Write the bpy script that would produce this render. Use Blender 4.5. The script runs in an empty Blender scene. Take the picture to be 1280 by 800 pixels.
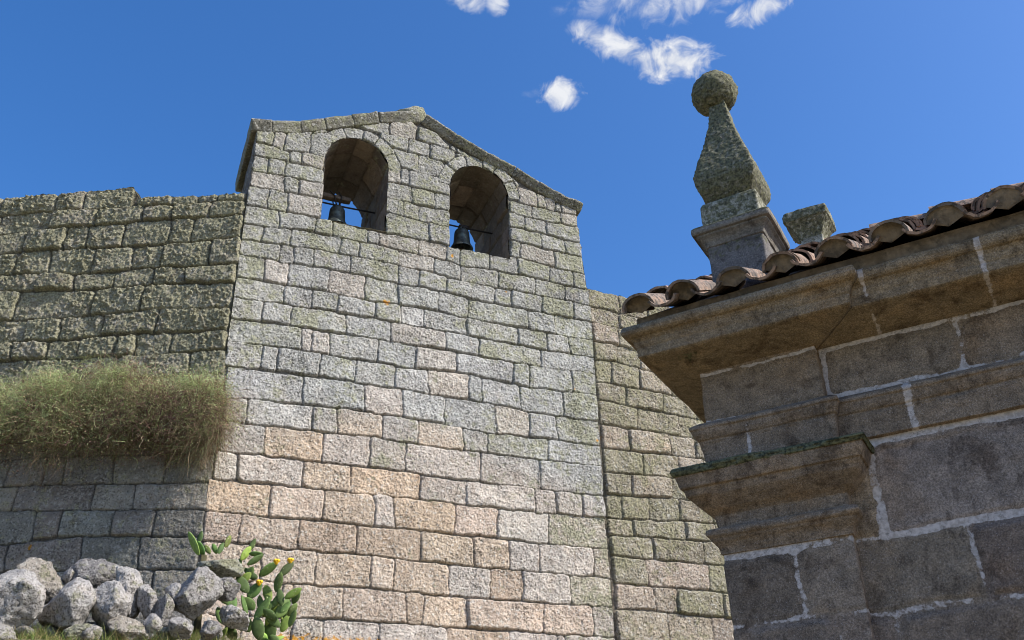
import bpy, math, random
import numpy as np
from mathutils import Vector, Matrix

scene = bpy.context.scene
COL = scene.collection
R = math.radians

# ------------------------------------------------------------------ camera
cam_data = bpy.data.cameras.new('camera')
cam = bpy.data.objects.new('camera', cam_data)
COL.objects.link(cam)
cam_data.sensor_fit = 'HORIZONTAL'
cam_data.sensor_width = 36.0
cam_data.lens = 36.0 * 1216.0 / 1280.0
cam_data.clip_start = 0.05
cam_data.clip_end = 3000.0
cam.matrix_world = Matrix(((0.9996198, 0.02757271, 0.0, 0.0),
                           (0.01353974, -0.4908691, -0.87112812, 0.0),
                           (-0.02401936, 0.87079692, -0.4910558, 1.6),
                           (0, 0, 0, 1)))
scene.camera = cam

# ------------------------------------------------------------------ daylight
SUN_AZ = R(-19.5)      # measured from +X towards +Y
SUN_EL = R(44.0)
sun_dir = Vector((math.cos(SUN_EL) * math.cos(SUN_AZ), math.cos(SUN_EL) * math.sin(SUN_AZ), math.sin(SUN_EL)))
sd = bpy.data.lights.new('sun', 'SUN')
sd.energy = 4.8
sd.angle = R(0.53)
sd.color = (1.0, 0.955, 0.88)
sun = bpy.data.objects.new('sun', sd)
sun.rotation_euler = sun_dir.to_track_quat('Z', 'Y').to_euler()
sun.location = (20, -10, 30)
COL.objects.link(sun)

scene.view_settings.view_transform = 'Standard'
scene.view_settings.look = 'None'
scene.view_settings.gamma = 1.0
scene.view_settings.use_curve_mapping = False
scene.view_settings.exposure = 0.46

scene.cycles.filter_width = 1.0

world = bpy.data.worlds.new('World')
scene.world = world
world.use_nodes = True
WN = world.node_tree
WN.nodes.clear()


def wn(kind, **kw):
    n = WN.nodes.new(kind)
    for k, v in kw.items():
        setattr(n, k, v)
    return n


def wmath(op, a, b=None, c=None):
    n = wn('ShaderNodeMath', operation=op)
    for i, v in enumerate((a, b, c)):
        if v is None:
            continue
        if isinstance(v, (int, float)):
            n.inputs[i].default_value = v
        else:
            WN.links.new(v, n.inputs[i])
    return n.outputs[0]


def wdot(sock, vec):
    n = wn('ShaderNodeVectorMath', operation='DOT_PRODUCT')
    WN.links.new(sock, n.inputs[0])
    n.inputs[1].default_value = vec
    return n.outputs['Value']


sky = wn('ShaderNodeTexSky', sky_type='NISHITA')
sky.sun_disc = False
sky.sun_elevation = SUN_EL
sky.sun_rotation = math.pi / 2 - SUN_AZ
sky.altitude = 700
sky.air_density = 1.0
sky.dust_density = 2.2
sky.ozone_density = 3.0
hsv = wn('ShaderNodeHueSaturation')
hsv.inputs['Saturation'].default_value = 1.30
hsv.inputs['Value'].default_value = 1.33
hsv.inputs['Hue'].default_value = 0.506
WN.links.new(sky.outputs[0], hsv.inputs['Color'])
tc = wn('ShaderNodeTexCoord')
DIR = tc.outputs['Generated']
cn = wn('ShaderNodeTexNoise')
cn.inputs['Scale'].default_value = 40.0
cn.inputs['Detail'].default_value = 9.0
cn.inputs['Roughness'].default_value = 0.56
cn.inputs['Distortion'].default_value = 0.9
WN.links.new(DIR, cn.inputs['Vector'])
cn2 = wn('ShaderNodeTexNoise')
cn2.inputs['Scale'].default_value = 120.0
cn2.inputs['Detail'].default_value = 7.0
cn2.inputs['Roughness'].default_value = 0.6
WN.links.new(DIR, cn2.inputs['Vector'])
nz = wmath('ADD', wmath('MULTIPLY', wmath('SUBTRACT', cn.outputs[0], 0.5), 4.6),
           wmath('MULTIPLY', wmath('SUBTRACT', cn2.outputs[0], 0.5), 0.9))

# clouds: direction of the centre, half width, half height (radians), tilt, softness, density
CLOUDS = [
    ((0.0957, 0.6982, 0.7095), 0.0409, 0.0151, -0.38, 1.10, 0.95),
    ((0.1601, 0.7090, 0.6868), 0.0497, 0.0240, -0.21, 0.90, 1.00),
    ((0.1253, 0.7066, 0.6964), 0.0400, 0.0178, -0.44, 1.00, 0.97),
    ((0.0542, 0.7370, 0.6737), 0.0253, 0.0181, -0.09, 0.90, 0.97),
    ((0.1703, 0.6674, 0.7249), 0.0828, 0.0226, 0.00, 1.50, 1.00),
    ((0.1095, 0.6699, 0.7344), 0.0614, 0.0211, 0.00, 1.80, 0.80),
    ((0.2475, 0.6625, 0.7069), 0.0361, 0.0146, 0.21, 1.00, 1.00),
    ((-0.0343, 0.6729, 0.7389), 0.0212, 0.0123, 0.00, 1.40, 0.85),
    ((-0.0055, 0.6755, 0.7373), 0.0124, 0.0132, 0.00, 1.30, 0.85),
    ((0.0287, 0.7368, 0.6755), 0.0127, 0.0054, 0.00, 2.00, 0.35),
]
total = None
for c, a, b, tilt, soft, dens in CLOUDS:
    c = Vector(c).normalized()
    right = c.cross(Vector((0, 0, 1))).normalized()
    up = right.cross(c)
    e1 = right * math.cos(tilt) + up * math.sin(tilt)
    e2 = up * math.cos(tilt) - right * math.sin(tilt)
    dc = wmath('MAXIMUM', wdot(DIR, c), 0.01)
    x = wmath('DIVIDE', wmath('DIVIDE', wdot(DIR, e1), dc), a)
    y = wmath('DIVIDE', wmath('DIVIDE', wdot(DIR, e2), dc), b)
    rr = wmath('ADD', wmath('MULTIPLY', x, x), wmath('MULTIPLY', y, y))
    m = wmath('ADD', wmath('MULTIPLY', wmath('SUBTRACT', 1.0, rr), 1.5), nz)
    mr = wn('ShaderNodeMapRange', interpolation_type='SMOOTHSTEP')
    WN.links.new(m, mr.inputs['Value'])
    mr.inputs['From Min'].default_value = 0.0
    mr.inputs['From Max'].default_value = soft * 2.0
    mr.inputs['To Max'].default_value = dens
    total = mr.outputs[0] if total is None else wmath('MAXIMUM', total, mr.outputs[0])
mix = wn('ShaderNodeMix', data_type='RGBA')
WN.links.new(total, mix.inputs['Factor'])
WN.links.new(hsv.outputs[0], mix.inputs['A'])
cl_mix = wn('ShaderNodeMix', data_type='RGBA')
cl_mr = wn('ShaderNodeMapRange')
cl_mr.inputs['From Min'].default_value = .38
cl_mr.inputs['From Max'].default_value = .62
WN.links.new(cn.outputs[0], cl_mr.inputs['Value'])
WN.links.new(cl_mr.outputs[0], cl_mix.inputs['Factor'])
cl_mix.inputs['A'].default_value = (3.7, 3.95, 4.5, 1)
cl_mix.inputs['B'].default_value = (5.0, 5.1, 5.3, 1)
WN.links.new(cl_mix.outputs['Result'], mix.inputs['B'])
bg = wn('ShaderNodeBackground')
bg.inputs['Strength'].default_value = 0.128
WN.links.new(mix.outputs['Result'], bg.inputs['Color'])
wo = wn('ShaderNodeOutputWorld')
WN.links.new(bg.outputs[0], wo.inputs['Surface'])
STONES_F = """y-16,9707 454,9739 473,9441 -16,9409;g454,9739 975,9759 980,9505 473,9447;y975,9762 1207,9757 1223,9487 980,9506;y1207,9756 1724,9730 1745,9492 1223,9484;g1724,9725 1894,9716 1898,9501 1745,9495;t1894,9716 2512,9726 2492,9466 1898,9500;t2512,9729 2941,9718 2926,9457 2492,9465;g2941,9713 3147,9704 3135,9418 2926,9449;y3147,9705 3607,9738 3620,9447 3135,9414;g3607,9742 4078,9755 4077,9460 3620,9445;y4078,9754 4604,9709 4615,9428 4077,9458;g4604,9704 4997,9694 5013,9407 4615,9422;y4997,9693 5232,9689 5232,9410 5013,9408;y-28,9408 270,9426 250,9176 -28,9145;g270,9430 661,9464 645,9188 250,9181;g661,9471 1356,9486 1341,9232 645,9192;y1356,9486 1632,9486 1618,9209 1341,9231;y1632,9489 2197,9479 2211,9207 1618,9208;p2197,9475 2740,9461 2749,9206 2211,9204;g2740,9459 3151,9416 3145,9155 2749,9201;d3151,9414 3750,9438 3739,9142 3145,9153;y3750,9438 4366,9439 4349,9150 3739,9144;y4366,9436 4854,9407 4836,9145 4349,9150;g4854,9406 5282,9411 5282,9141 4836,9143;y-22,9146 523,9186 515,8903 -22,8904;d523,9187 711,9191 711,8901 515,8901;g711,9195 979,9210 994,8922 711,8906;g979,9214 1506,9221 1507,8940 994,8925;y1506,9215 2198,9207 2218,8897 1507,8940;g2198,9204 2524,9197 2504,8912 2218,8893;g2524,9199 2947,9170 2930,8910 2504,8914;g2947,9162 3689,9142 3687,8866 2930,8906;g3689,9142 3951,9147 3960,8875 3687,8868;g3951,9148 4467,9149 4448,8854 3960,8871;y4467,9149 4987,9140 4983,8853 4448,8855;g4987,9139 5303,9142 5303,8846 4983,8852;y-9,8904 343,8908 343,8582 -9,8550;p343,8907 654,8898 658,8548 343,8582;g654,8902 1225,8919 1220,8566 658,8550;p1225,8921 1736,8923 1740,8542 1220,8565;y1736,8924 2203,8896 2219,8553 1740,8538;g2203,8893 2816,8902 2825,8577 2219,8556;g2816,8904 3271,8865 3256,8536 2825,8577;y3271,8862 4197,8847 4219,8526 3256,8537;g4197,8845 4649,8852 4671,8525 4219,8528;y4649,8852 5308,8846 5308,8536 4671,8526;y-13,8550 632,8551 630,8260 -13,8223;g632,8549 1018,8556 1019,8262 630,8257;d1018,8559 1363,8561 1371,8275 1019,8266;g1363,8558 1903,8532 1879,8271 1371,8265;y1903,8532 2253,8556 2268,8266 1879,8272;w2253,8555 2607,8551 2612,8273 2268,8266;g2607,8556 3234,8538 3248,8254 2612,8272;y3234,8537 4041,8513 4034,8240 3248,8252;y4041,8515 4499,8525 4510,8220 4034,8238;g4499,8525 4870,8531 4877,8232 4510,8222;y4870,8532 5299,8536 5299,8235 4877,8233;y-17,8222 386,8250 383,7946 -17,7908;d386,8252 770,8249 750,7965 383,7951;y770,8250 1499,8250 1518,7959 750,7960;g1499,8251 2127,8268 2148,7947 1518,7961;p2127,8267 2931,8256 2944,7973 2148,7947;g2931,8253 3441,8242 3428,7946 2944,7964;y3441,8240 4395,8220 4389,7929 3428,7946;g4395,8218 5292,8235 5292,7967 4389,7929;y-11,7908 914,7944 930,7620 -11,7590;p914,7941 1063,7938 1065,7617 930,7622;p1063,7936 1279,7929 1301,7605 1065,7614;d1279,7937 1968,7951 1959,7606 1301,7602;g1968,7950 2509,7951 2490,7591 1959,7604;p2509,7954 3103,7939 3081,7646 2490,7594;g3103,7937 3959,7935 3948,7611 3081,7640;g3959,7935 4214,7938 4192,7571 3948,7591;g4214,7938 4866,7958 4889,7601 4192,7573;y4866,7959 5295,7967 5295,7625 4889,7604;y-1,7590 449,7594 436,7251 -1,7214;d449,7595 641,7596 646,7254 436,7253;g641,7600 1206,7610 1185,7264 646,7254;g1206,7607 1680,7585 1675,7265 1185,7271;d1680,7587 2227,7581 2212,7253 1675,7259;w2227,7580 2684,7601 2694,7240 2212,7252;t2684,7606 3268,7628 3283,7258 2694,7239;g3268,7624 3481,7615 3484,7239 3283,7255;g3481,7613 4040,7577 4058,7217 3484,7234;g4040,7567 4712,7591 4717,7189 4058,7207;y4712,7595 5279,7625 5279,7188 4717,7189;g28,7217 990,7234 1013,6847 28,6775;g990,7242 1803,7252 1825,6867 1013,6845;p1803,7250 2330,7250 2346,6855 1825,6864;w2330,7248 2936,7234 2922,6836 2346,6854;g2936,7236 3670,7230 3676,6794 2922,6830;t3670,7228 4162,7194 4172,6829 3676,6798;g4162,7187 4591,7189 4611,6812 4172,6833;y4591,7189 5275,7188 5275,6826 4611,6813;y61,6779 333,6803 347,6488 61,6487;w333,6808 1149,6838 1171,6497 347,6487;g1149,6837 1469,6858 1490,6503 1171,6495;t1469,6860 2065,6846 2081,6511 1490,6508;g2065,6845 2569,6840 2560,6487 2081,6508;t2569,6838 3196,6821 3213,6491 2560,6487;g3196,6817 3539,6788 3561,6493 3213,6489;y3539,6789 4441,6810 4442,6494 3561,6497;g4441,6810 5274,6826 5274,6517 4442,6495;g55,6487 583,6485 601,6100 55,6075;o583,6488 1322,6488 1320,6089 601,6102;w1322,6490 1927,6514 1913,6103 1320,6090;g1927,6513 2403,6488 2408,6106 1913,6103;w2403,6486 3449,6483 3425,6072 2408,6101;g3449,6486 4310,6492 4312,6074 3425,6074;g4310,6493 5270,6517 5270,6070 4312,6074;w36,6074 285,6080 308,5735 36,5718;w285,6084 1088,6073 1091,5739 308,5737;t1088,6075 1696,6089 1708,5740 1091,5739;o1696,6091 2619,6085 2600,5748 1708,5741;g2619,6081 3253,6054 3237,5735 2600,5746;w3253,6057 4219,6074 4219,5736 3237,5736;w4219,6074 4514,6073 4537,5736 4219,5736;g4514,6073 4916,6071 4928,5744 4537,5737;g4916,6071 5277,6070 5277,5751 4928,5745;o-10,5714 724,5718 737,5332 -10,5335;p724,5720 1388,5736 1371,5342 737,5331;t1388,5736 2011,5744 2028,5331 1371,5343;w2011,5744 2266,5747 2288,5339 2028,5334;o2266,5747 3095,5733 3075,5338 2288,5339;p3095,5732 3672,5732 3669,5342 3075,5334;w3672,5732 4413,5736 4390,5317 3669,5335;y4413,5736 5272,5751 5272,5330 4390,5318;p0,5335 421,5332 414,4987 0,4982;p421,5332 1111,5323 1097,4963 414,4985;b1111,5327 1823,5323 1811,4961 1097,4961;b1823,5323 2632,5338 2633,4962 1811,4961;t2632,5338 3336,5317 3355,4938 2633,4958;t3336,5318 3822,5319 3836,4935 3355,4937;w3822,5313 4255,5316 4237,4937 3836,4936;w4255,5316 5051,5327 5032,4926 4237,4937;y5051,5328 5287,5331 5287,4920 5032,4924;p14,4982 703,4956 696,4557 14,4563;p703,4954 1347,4953 1333,4563 696,4556;t1347,4953 2014,4960 2007,4570 1333,4562;p2014,4958 2303,4955 2288,4563 2007,4570;t2303,4956 3006,4933 3004,4553 2288,4561;w3006,4932 3562,4929 3555,4547 3004,4550;b3562,4927 4011,4937 4003,4552 3555,4548;w4011,4937 4666,4934 4678,4546 4003,4551;y4666,4933 5302,4920 5302,4555 4678,4547;p24,4563 604,4558 624,4152 24,4156;p604,4557 978,4554 956,4158 624,4153;t978,4555 1097,4557 1075,4161 956,4159;p1097,4558 1701,4551 1692,4185 1075,4162;p1701,4552 2459,4557 2480,4176 1692,4183;t2459,4554 2691,4544 2672,4174 2480,4176;t2691,4543 3238,4538 3256,4182 2672,4173;p3238,4538 4292,4542 4269,4176 3256,4180;p4292,4541 4978,4550 4970,4163 4269,4175;g4978,4551 5293,4554 5293,4159 4970,4162;p30,4156 552,4151 546,3799 30,3812;p552,4152 1121,4161 1118,3798 546,3798;w1121,4162 1483,4160 1472,3798 1118,3798;w1483,4163 2150,4173 2129,3804 1472,3798;w2150,4171 3001,4169 3014,3796 2129,3804;t3001,4172 3799,4154 3823,3781 3014,3795;w3799,4153 4465,4172 4445,3769 3823,3780;g4465,4170 4559,4169 4583,3767 4445,3768;g4559,4167 5294,4159 5294,3756 4583,3766;y1,11075 260,11112 246,10845 1,10856;p260,11124 423,11148 409,10810 246,10834;g423,11162 817,11289 799,10864 409,10797;g817,11321 1020,11393 1020,10886 799,10872;g3,10856 502,10804 516,10623 3,10600;g502,10816 698,10841 690,10631 516,10626;t698,10853 1012,10885 1012,10619 690,10631;g8,10601 228,10609 215,10340 8,10327;g228,10612 470,10621 472,10362 215,10346;g470,10624 1031,10618 1031,10363 472,10363;p4,10327 473,10364 495,10081 4,10051;y473,10362 681,10351 677,10087 495,10084;p681,10350 1049,10364 1049,10095 677,10088;g-7,10051 280,10066 275,9735 -7,9711;g280,10071 549,10084 566,9739 275,9738;p549,10085 1071,10095 1071,9767 566,9740;p1972,10966 2185,10967 2184,10684 1972,10655;g2185,10967 2300,10967 2323,10673 2184,10683;g2300,10967 2981,10938 2981,10653 2323,10664;g1984,10657 2360,10664 2380,10377 1984,10359;y2360,10658 2740,10655 2737,10362 2380,10366;g2740,10654 2983,10652 2983,10362 2737,10367;g1983,10359 2243,10365 2253,10085 1983,10098;y2243,10371 2485,10334 2498,10071 2253,10081;g2485,10326 2985,10362 2985,10072 2498,10067;y1996,10097 2638,10062 2658,9736 1996,9726;g2638,10063 2988,10072 2988,9714 2658,9737;g1845,11568 2296,11584 2277,11306 1845,11323;g2296,11585 2632,11580 2632,11298 2277,11306;g2632,11575 3056,11536 3056,11269 2632,11296;g2034,11315 2463,11305 2450,10951 2034,11008;g2463,11303 2873,11288 2873,10958 2450,10951;p4124,11134 4442,11091 4457,10790 4124,10808;t4442,11081 4592,11067 4601,10794 4457,10792;p4592,11051 4773,11020 4757,10799 4601,10796;g4773,11003 4862,10992 4866,10802 4757,10801;t4862,10981 5149,10946 5149,10815 4866,10804;g3966,10824 4358,10791 4340,10574 3966,10578;y4358,10789 4845,10801 4861,10579 4340,10571;t4845,10804 5152,10815 5152,10579 4861,10583;g3946,10578 4214,10576 4222,10325 3946,10293;g4214,10575 4589,10554 4587,10304 4222,10331;g4589,10554 5178,10578 5178,10284 4587,10308;g3953,10294 4482,10303 4506,10039 3953,10044;g4482,10300 4889,10274 4898,10026 4506,10033;g4889,10271 5188,10285 5188,10029 4898,10030;g3960,10045 4131,10051 4121,9754 3960,9755;t4131,10051 4698,10009 4699,9703 4121,9752;y4698,10006 5197,10029 5197,9690 4699,9700;g1485,11593 1983,11824 1969,11530 1816,11533;t1983,11824 2292,11950 2426,11860 2393,11574 1980,11565;g2426,11860 2731,11836 2975,11597 2935,11537 2432,11602;g2988,11650 3082,11579 3069,11527 2962,11545;y3082,11628 3312,11531 3271,11471 3083,11531;g3069,11511 3339,11506 3123,11397;g3913,11374 4158,11182 4086,11099 3966,11259;g1918,11122 2087,11228 2170,11058 2190,10870 1990,10870;g1738,11289 1832,11466 1980,11369 2087,11228 1918,11122;g1565,11342 1586,11541 1714,11522 1832,11466 1738,11289;g1337,11310 1262,11496 1420,11545 1586,11541 1565,11342;g1121,11136 955,11247 1086,11400 1262,11496 1337,11310;g774,11225 1020,11329 1127,11175 1006,10836 814,10857;g3876,11117 4046,11223 4130,11051 4150,10860 3950,10860;g3693,11288 3787,11465 3937,11366 4046,11223 3876,11117;g3516,11342 3537,11541 3667,11522 3787,11465 3693,11288;g3275,11306 3197,11491 3363,11544 3537,11541 3516,11342;g3068,11138 2904,11253 3030,11398 3197,11491 3275,11306;g2980,10860 2780,10860 2805,11068 2904,11253 3068,11138"""
STONES_L = """m-4271,10107 -3557,10108 -3585,9781 -4271,9781;m-3557,10114 -2781,10112 -2769,9822 -3585,9781;m-2781,10119 -2352,10160 -2373,9822 -2769,9824;m-2352,10162 -1666,10169 -1666,9822 -2373,9822;m-4187,9781 -3511,9781 -3525,9476 -4187,9476;m-3511,9783 -2788,9821 -2797,9518 -3525,9476;m-2788,9824 -2135,9821 -2120,9517 -2797,9522;m-2135,9821 -1454,9822 -1487,9558 -2120,9517;m-1454,9819 -1049,9805 -1047,9552 -1487,9563;m-1049,9808 -500,9816 -533,9558 -1047,9552;m-500,9815 -31,9808 -31,9560 -533,9559;m-4098,9476 -3494,9476 -3517,9111 -4098,9111;m-3494,9476 -3077,9497 -3086,9159 -3517,9111;m-3077,9502 -2507,9519 -2503,9153 -3086,9159;m-2507,9518 -2202,9517 -2174,9147 -2503,9152;m-2202,9517 -1673,9538 -1694,9156 -2174,9146;m-1673,9544 -1038,9552 -1027,9156 -1694,9148;m-1038,9552 -714,9558 -727,9170 -1027,9159;m-714,9558 -18,9560 -18,9184 -727,9173;m-4119,9111 -3682,9111 -3654,8785 -4119,8785;m-3682,9111 -3112,9151 -3137,8792 -3654,8785;m-3112,9159 -2654,9155 -2628,8777 -3137,8795;m-2654,9154 -2018,9146 -2050,8735 -2628,8772;m-2018,9148 -1496,9124 -1486,8772 -2050,8735;m-1496,9116 -1082,9152 -1088,8786 -1486,8785;m-1082,9156 -428,9177 -416,8752 -1088,8783;m-428,9178 -6,9185 -6,8758 -416,8753;m-3928,8785 -3375,8785 -3368,8524 -3928,8524;m-3375,8785 -2744,8787 -2779,8519 -3368,8524;m-2744,8782 -2246,8742 -2220,8471 -2779,8517;m-2246,8737 -1692,8731 -1704,8507 -2220,8466;m-1692,8741 -1162,8786 -1148,8506 -1704,8507;m-1162,8786 -724,8758 -708,8499 -1148,8507;m-724,8753 -17,8758 -17,8453 -708,8497;m-3723,8524 -2937,8521 -2973,8068 -3723,8073;m-2937,8521 -1913,8452 -1939,8068 -2973,8065;m-1913,8472 -1239,8505 -1263,8087 -1939,8067;m-1239,8506 -31,8454 -31,8084 -1263,8100;m-3729,8073 -3332,8073 -3305,7745 -3729,7745;m-3332,8073 -2763,8060 -2770,7739 -3305,7745;m-2763,8058 -2283,8069 -2282,7717 -2770,7738;m-2283,8070 -1723,8069 -1729,7762 -2282,7717;m-1723,8071 -982,8120 -1017,7763 -1729,7772;m-982,8116 -32,8084 -32,7748 -1017,7763;m-3539,7745 -2873,7741 -2843,7458 -3539,7448;m-2873,7740 -2383,7720 -2395,7465 -2843,7464;m-2383,7717 -1967,7718 -1981,7445 -2395,7465;m-1967,7728 -1472,7763 -1492,7446 -1981,7442;m-1472,7760 -1213,7753 -1223,7441 -1492,7446;m-1213,7756 -742,7746 -769,7443 -1223,7440;m-742,7746 -16,7748 -16,7472 -769,7445;m-3564,7448 -3093,7448 -3085,7124 -3564,7124;m-3093,7448 -2614,7464 -2622,7121 -3085,7124;m-2614,7464 -1908,7442 -1939,7113 -2622,7120;m-1908,7443 -1415,7446 -1431,7103 -1939,7112;m-1415,7444 -478,7452 -463,7111 -1431,7102;m-478,7454 -8,7472 -8,7120 -463,7112;m-3473,7124 -2792,7123 -2802,6764 -3473,6764;m-2792,7123 -2104,7115 -2143,6761 -2802,6764;m-2104,7114 -1283,7100 -1315,6758 -2143,6761;m-1283,7099 -792,7105 -784,6756 -1315,6758;m-792,7106 5,7120 5,6753 -784,6756;m-3380,6764 -2978,6764 -2961,6425 -3380,6425;m-2978,6764 -2359,6762 -2352,6418 -2961,6425;m-2359,6762 -1662,6760 -1623,6403 -2352,6417;m-1662,6759 -1148,6758 -1123,6392 -1623,6401;m-1148,6757 -428,6755 -431,6377 -1123,6391;m-428,6755 42,6753 42,6367 -431,6376;k-3289,6425 -2739,6425 -2728,6085 -3289,6085;d-2739,6425 -2062,6412 -2098,6099 -2728,6085;d-2062,6411 -1672,6403 -1682,6090 -2098,6098;k-1672,6402 -990,6389 -962,6070 -1682,6088;d-990,6387 -545,6379 -510,6055 -962,6068;d-545,6378 47,6367 47,6035 -510,6053;d-3099,6085 -2495,6088 -2529,5744 -3099,5744;d-2495,6089 -2053,6099 -2061,5739 -2529,5743;d-2053,6098 -1826,6093 -1811,5733 -2061,5739;d-1826,6092 -1220,6078 -1187,5711 -1811,5730;k-1220,6076 -573,6056 -554,5692 -1187,5709;d-573,6054 23,6036 23,5673 -554,5690;k-3211,5744 -2330,5742 -2362,5434 -3211,5438;d-2330,5742 -1384,5718 -1406,5403 -2362,5432;k-1384,5716 -903,5701 -874,5381 -1406,5401;k-903,5699 11,5674 11,5340 -874,5378;k-3015,5438 -2533,5438 -2569,5015 -3015,5015;d-2533,5438 -2048,5424 -2021,5055 -2569,5015;k-2048,5422 -1718,5414 -1741,5087 -2021,5063;d-1718,5412 -1096,5391 -1110,5076 -1741,5093;k-1096,5388 -592,5368 -596,5050 -1110,5074;d-592,5365 -3,5341 -3,5016 -596,5047;d-2918,5015 -2281,5024 -2283,4704 -2918,4704;k-2281,5031 -1430,5086 -1402,4683 -2283,4702;d-1430,5084 -733,5057 -700,4666 -1402,4681;d-733,5054 -11,5017 -11,4637 -700,4664;k-2831,4704 -2471,4704 -2441,4365 -2831,4365;d-2471,4704 -1817,4692 -1782,4354 -2441,4365;d-1817,4691 -1127,4676 -1166,4336 -1782,4352;d-1127,4675 -505,4658 -488,4313 -1166,4334;k-505,4655 2,4637 2,4280 -488,4309;k-2741,4365 -2178,4365 -2197,4028 -2741,4028;d-2178,4363 -1442,4344 -1454,3998 -2197,4028;d-1442,4343 -879,4329 -915,3973 -1454,3995;k-879,4327 -333,4303 -364,3948 -915,3971;d-333,4299 15,4279 15,3932 -364,3946;d-2651,4028 -2370,4028 -2386,3685 -2651,3685;k-2370,4028 -1914,4020 -1932,3680 -2386,3685;d-1914,4017 -1283,3991 -1288,3652 -1932,3677;d-1283,3988 -653,3962 -653,3625 -1288,3650;k-653,3960 45,3931 45,3595 -653,3622;m-1597,9974 -1092,9970 -1090,9807 -1597,9822;m-1092,9969 -743,9965 -709,9819 -1090,9806;m-743,9964 -454,9958 -427,9814 -709,9818;m-454,9956 -41,9947 -41,9808 -427,9813"""
STONES_P = """n5241,9481 5809,9470 5815,9134 5241,9167;n5809,9467 6330,9446 6319,9097 5815,9130;n6330,9444 6918,9427 6896,9057 6319,9093;n6918,9424 7502,9403 7502,9008 6896,9052;n5289,9164 5783,9136 5788,8869 5289,8889;n5783,9132 6137,9109 6165,8857 5788,8867;q6137,9104 6879,9060 6857,8807 6165,8854;n6879,9055 7456,9012 7456,8766 6857,8803;q5307,8888 5736,8871 5757,8556 5307,8540;n5736,8869 6392,8840 6413,8490 5757,8550;n6392,8836 6985,8800 6964,8449 6413,8483;q6985,8796 7413,8769 7413,8425 6964,8446;n5310,8540 5708,8554 5705,8261 5310,8228;n5708,8554 6102,8522 6104,8214 5705,8257;q6102,8517 6654,8467 6641,8169 6104,8206;n6654,8464 7366,8427 7366,8123 6641,8165;n5312,8228 5596,8249 5566,7864 5312,7865;n5596,8255 6063,8220 6050,7860 5566,7863;q6063,8212 6623,8172 6598,7839 6050,7858;n6623,8168 7322,8125 7322,7810 6598,7836;n5315,7865 5803,7862 5782,7548 5315,7577;n5803,7862 6430,7846 6410,7544 5782,7542;n6430,7844 6994,7823 6989,7508 6410,7539;n6994,7821 7420,7806 7420,7497 6989,7508;n5315,7577 5960,7530 5935,7190 5315,7188;n5960,7522 6664,7516 6676,7186 5935,7189;n6664,7509 7372,7499 7372,7162 6676,7183;q5338,7188 5783,7175 5777,6827 5338,6810;q5783,7177 6451,7188 6479,6857 5777,6826;q6451,7187 6907,7175 6900,6855 6479,6860;n6907,7172 7605,7158 7605,6829 6900,6854;n5334,6810 5974,6824 5965,6475 5334,6446;n5974,6825 6580,6859 6591,6498 5965,6479;q6580,6858 7006,6853 6983,6490 6591,6497;n7006,6852 7551,6832 7551,6487 6983,6488;n5332,6446 5764,6462 5744,6152 5332,6113;q5764,6466 6435,6495 6411,6179 5744,6148;n6435,6496 6662,6497 6639,6186 6411,6183;n6662,6496 7232,6487 7209,6177 6639,6186;n7232,6487 7638,6487 7638,6165 7209,6176;n5330,6112 5572,6132 5566,5784 5330,5777;n5572,6138 6004,6146 6003,5812 5566,5786;n6004,6151 6518,6185 6489,5855 6003,5817;n6518,6185 7034,6181 7043,5870 6489,5860;n7034,6180 7587,6167 7587,5875 7043,5871;n5332,5777 5718,5790 5718,5554 5332,5541;n5718,5793 6572,5860 6569,5582 5718,5556;n6572,5865 7067,5870 7061,5605 6569,5585;n7067,5871 7609,5876 7609,5606 7061,5608;n5347,5542 5993,5562 6019,5256 5347,5255;n5993,5563 6828,5594 6811,5260 6019,5258;n6828,5597 7489,5606 7489,5266 6811,5260;n5355,5255 5858,5255 5881,4890 5355,4878;q5858,5255 6876,5260 6847,4896 5881,4892;n6876,5261 7630,5266 7630,4871 6847,4895;p5361,4878 5942,4893 5972,4571 5361,4546;q5942,4893 6313,4883 6292,4550 5972,4566;n6313,4881 7044,4889 7037,4530 6292,4551;q7044,4886 7632,4871 7632,4527 7037,4531;q5340,4545 6128,4554 6114,4130 5340,4119;q6128,4547 6802,4525 6830,4127 6114,4131;p6802,4525 7632,4527 7632,4122 6830,4127;q5328,4119 5757,4125 5766,3734 5328,3733;q5757,4126 6497,4129 6474,3732 5766,3734;n6497,4129 7494,4123 7494,3723 6474,3732"""
LEFT_TOP = [(-3.61, 10.107), (-3.182, 10.152), (-2.923, 10.17), (-2.805, 10.112), (-2.396, 10.16), (-1.702, 10.18), (-1.586, 9.975), (-0.805, 9.967), (-0.049, 9.947)]
RIGHT_TOP = [(5.182, 9.479), (5.265, 9.482), (5.784, 9.47), (6.126, 9.45), (6.591, 9.438), (7.683, 9.394)]
GABLE_LINE = [(-0.021, 11.065), (0.263, 11.119), (0.609, 11.199), (0.908, 11.358), (1.265, 11.511), (1.63, 11.701), (2.008, 11.848), (2.292, 11.942), (2.528, 11.998), (2.812, 11.827), (3.339, 11.555), (3.9, 11.402), (4.423, 11.155), (4.84, 10.99), (5.181, 10.923)]
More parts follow.
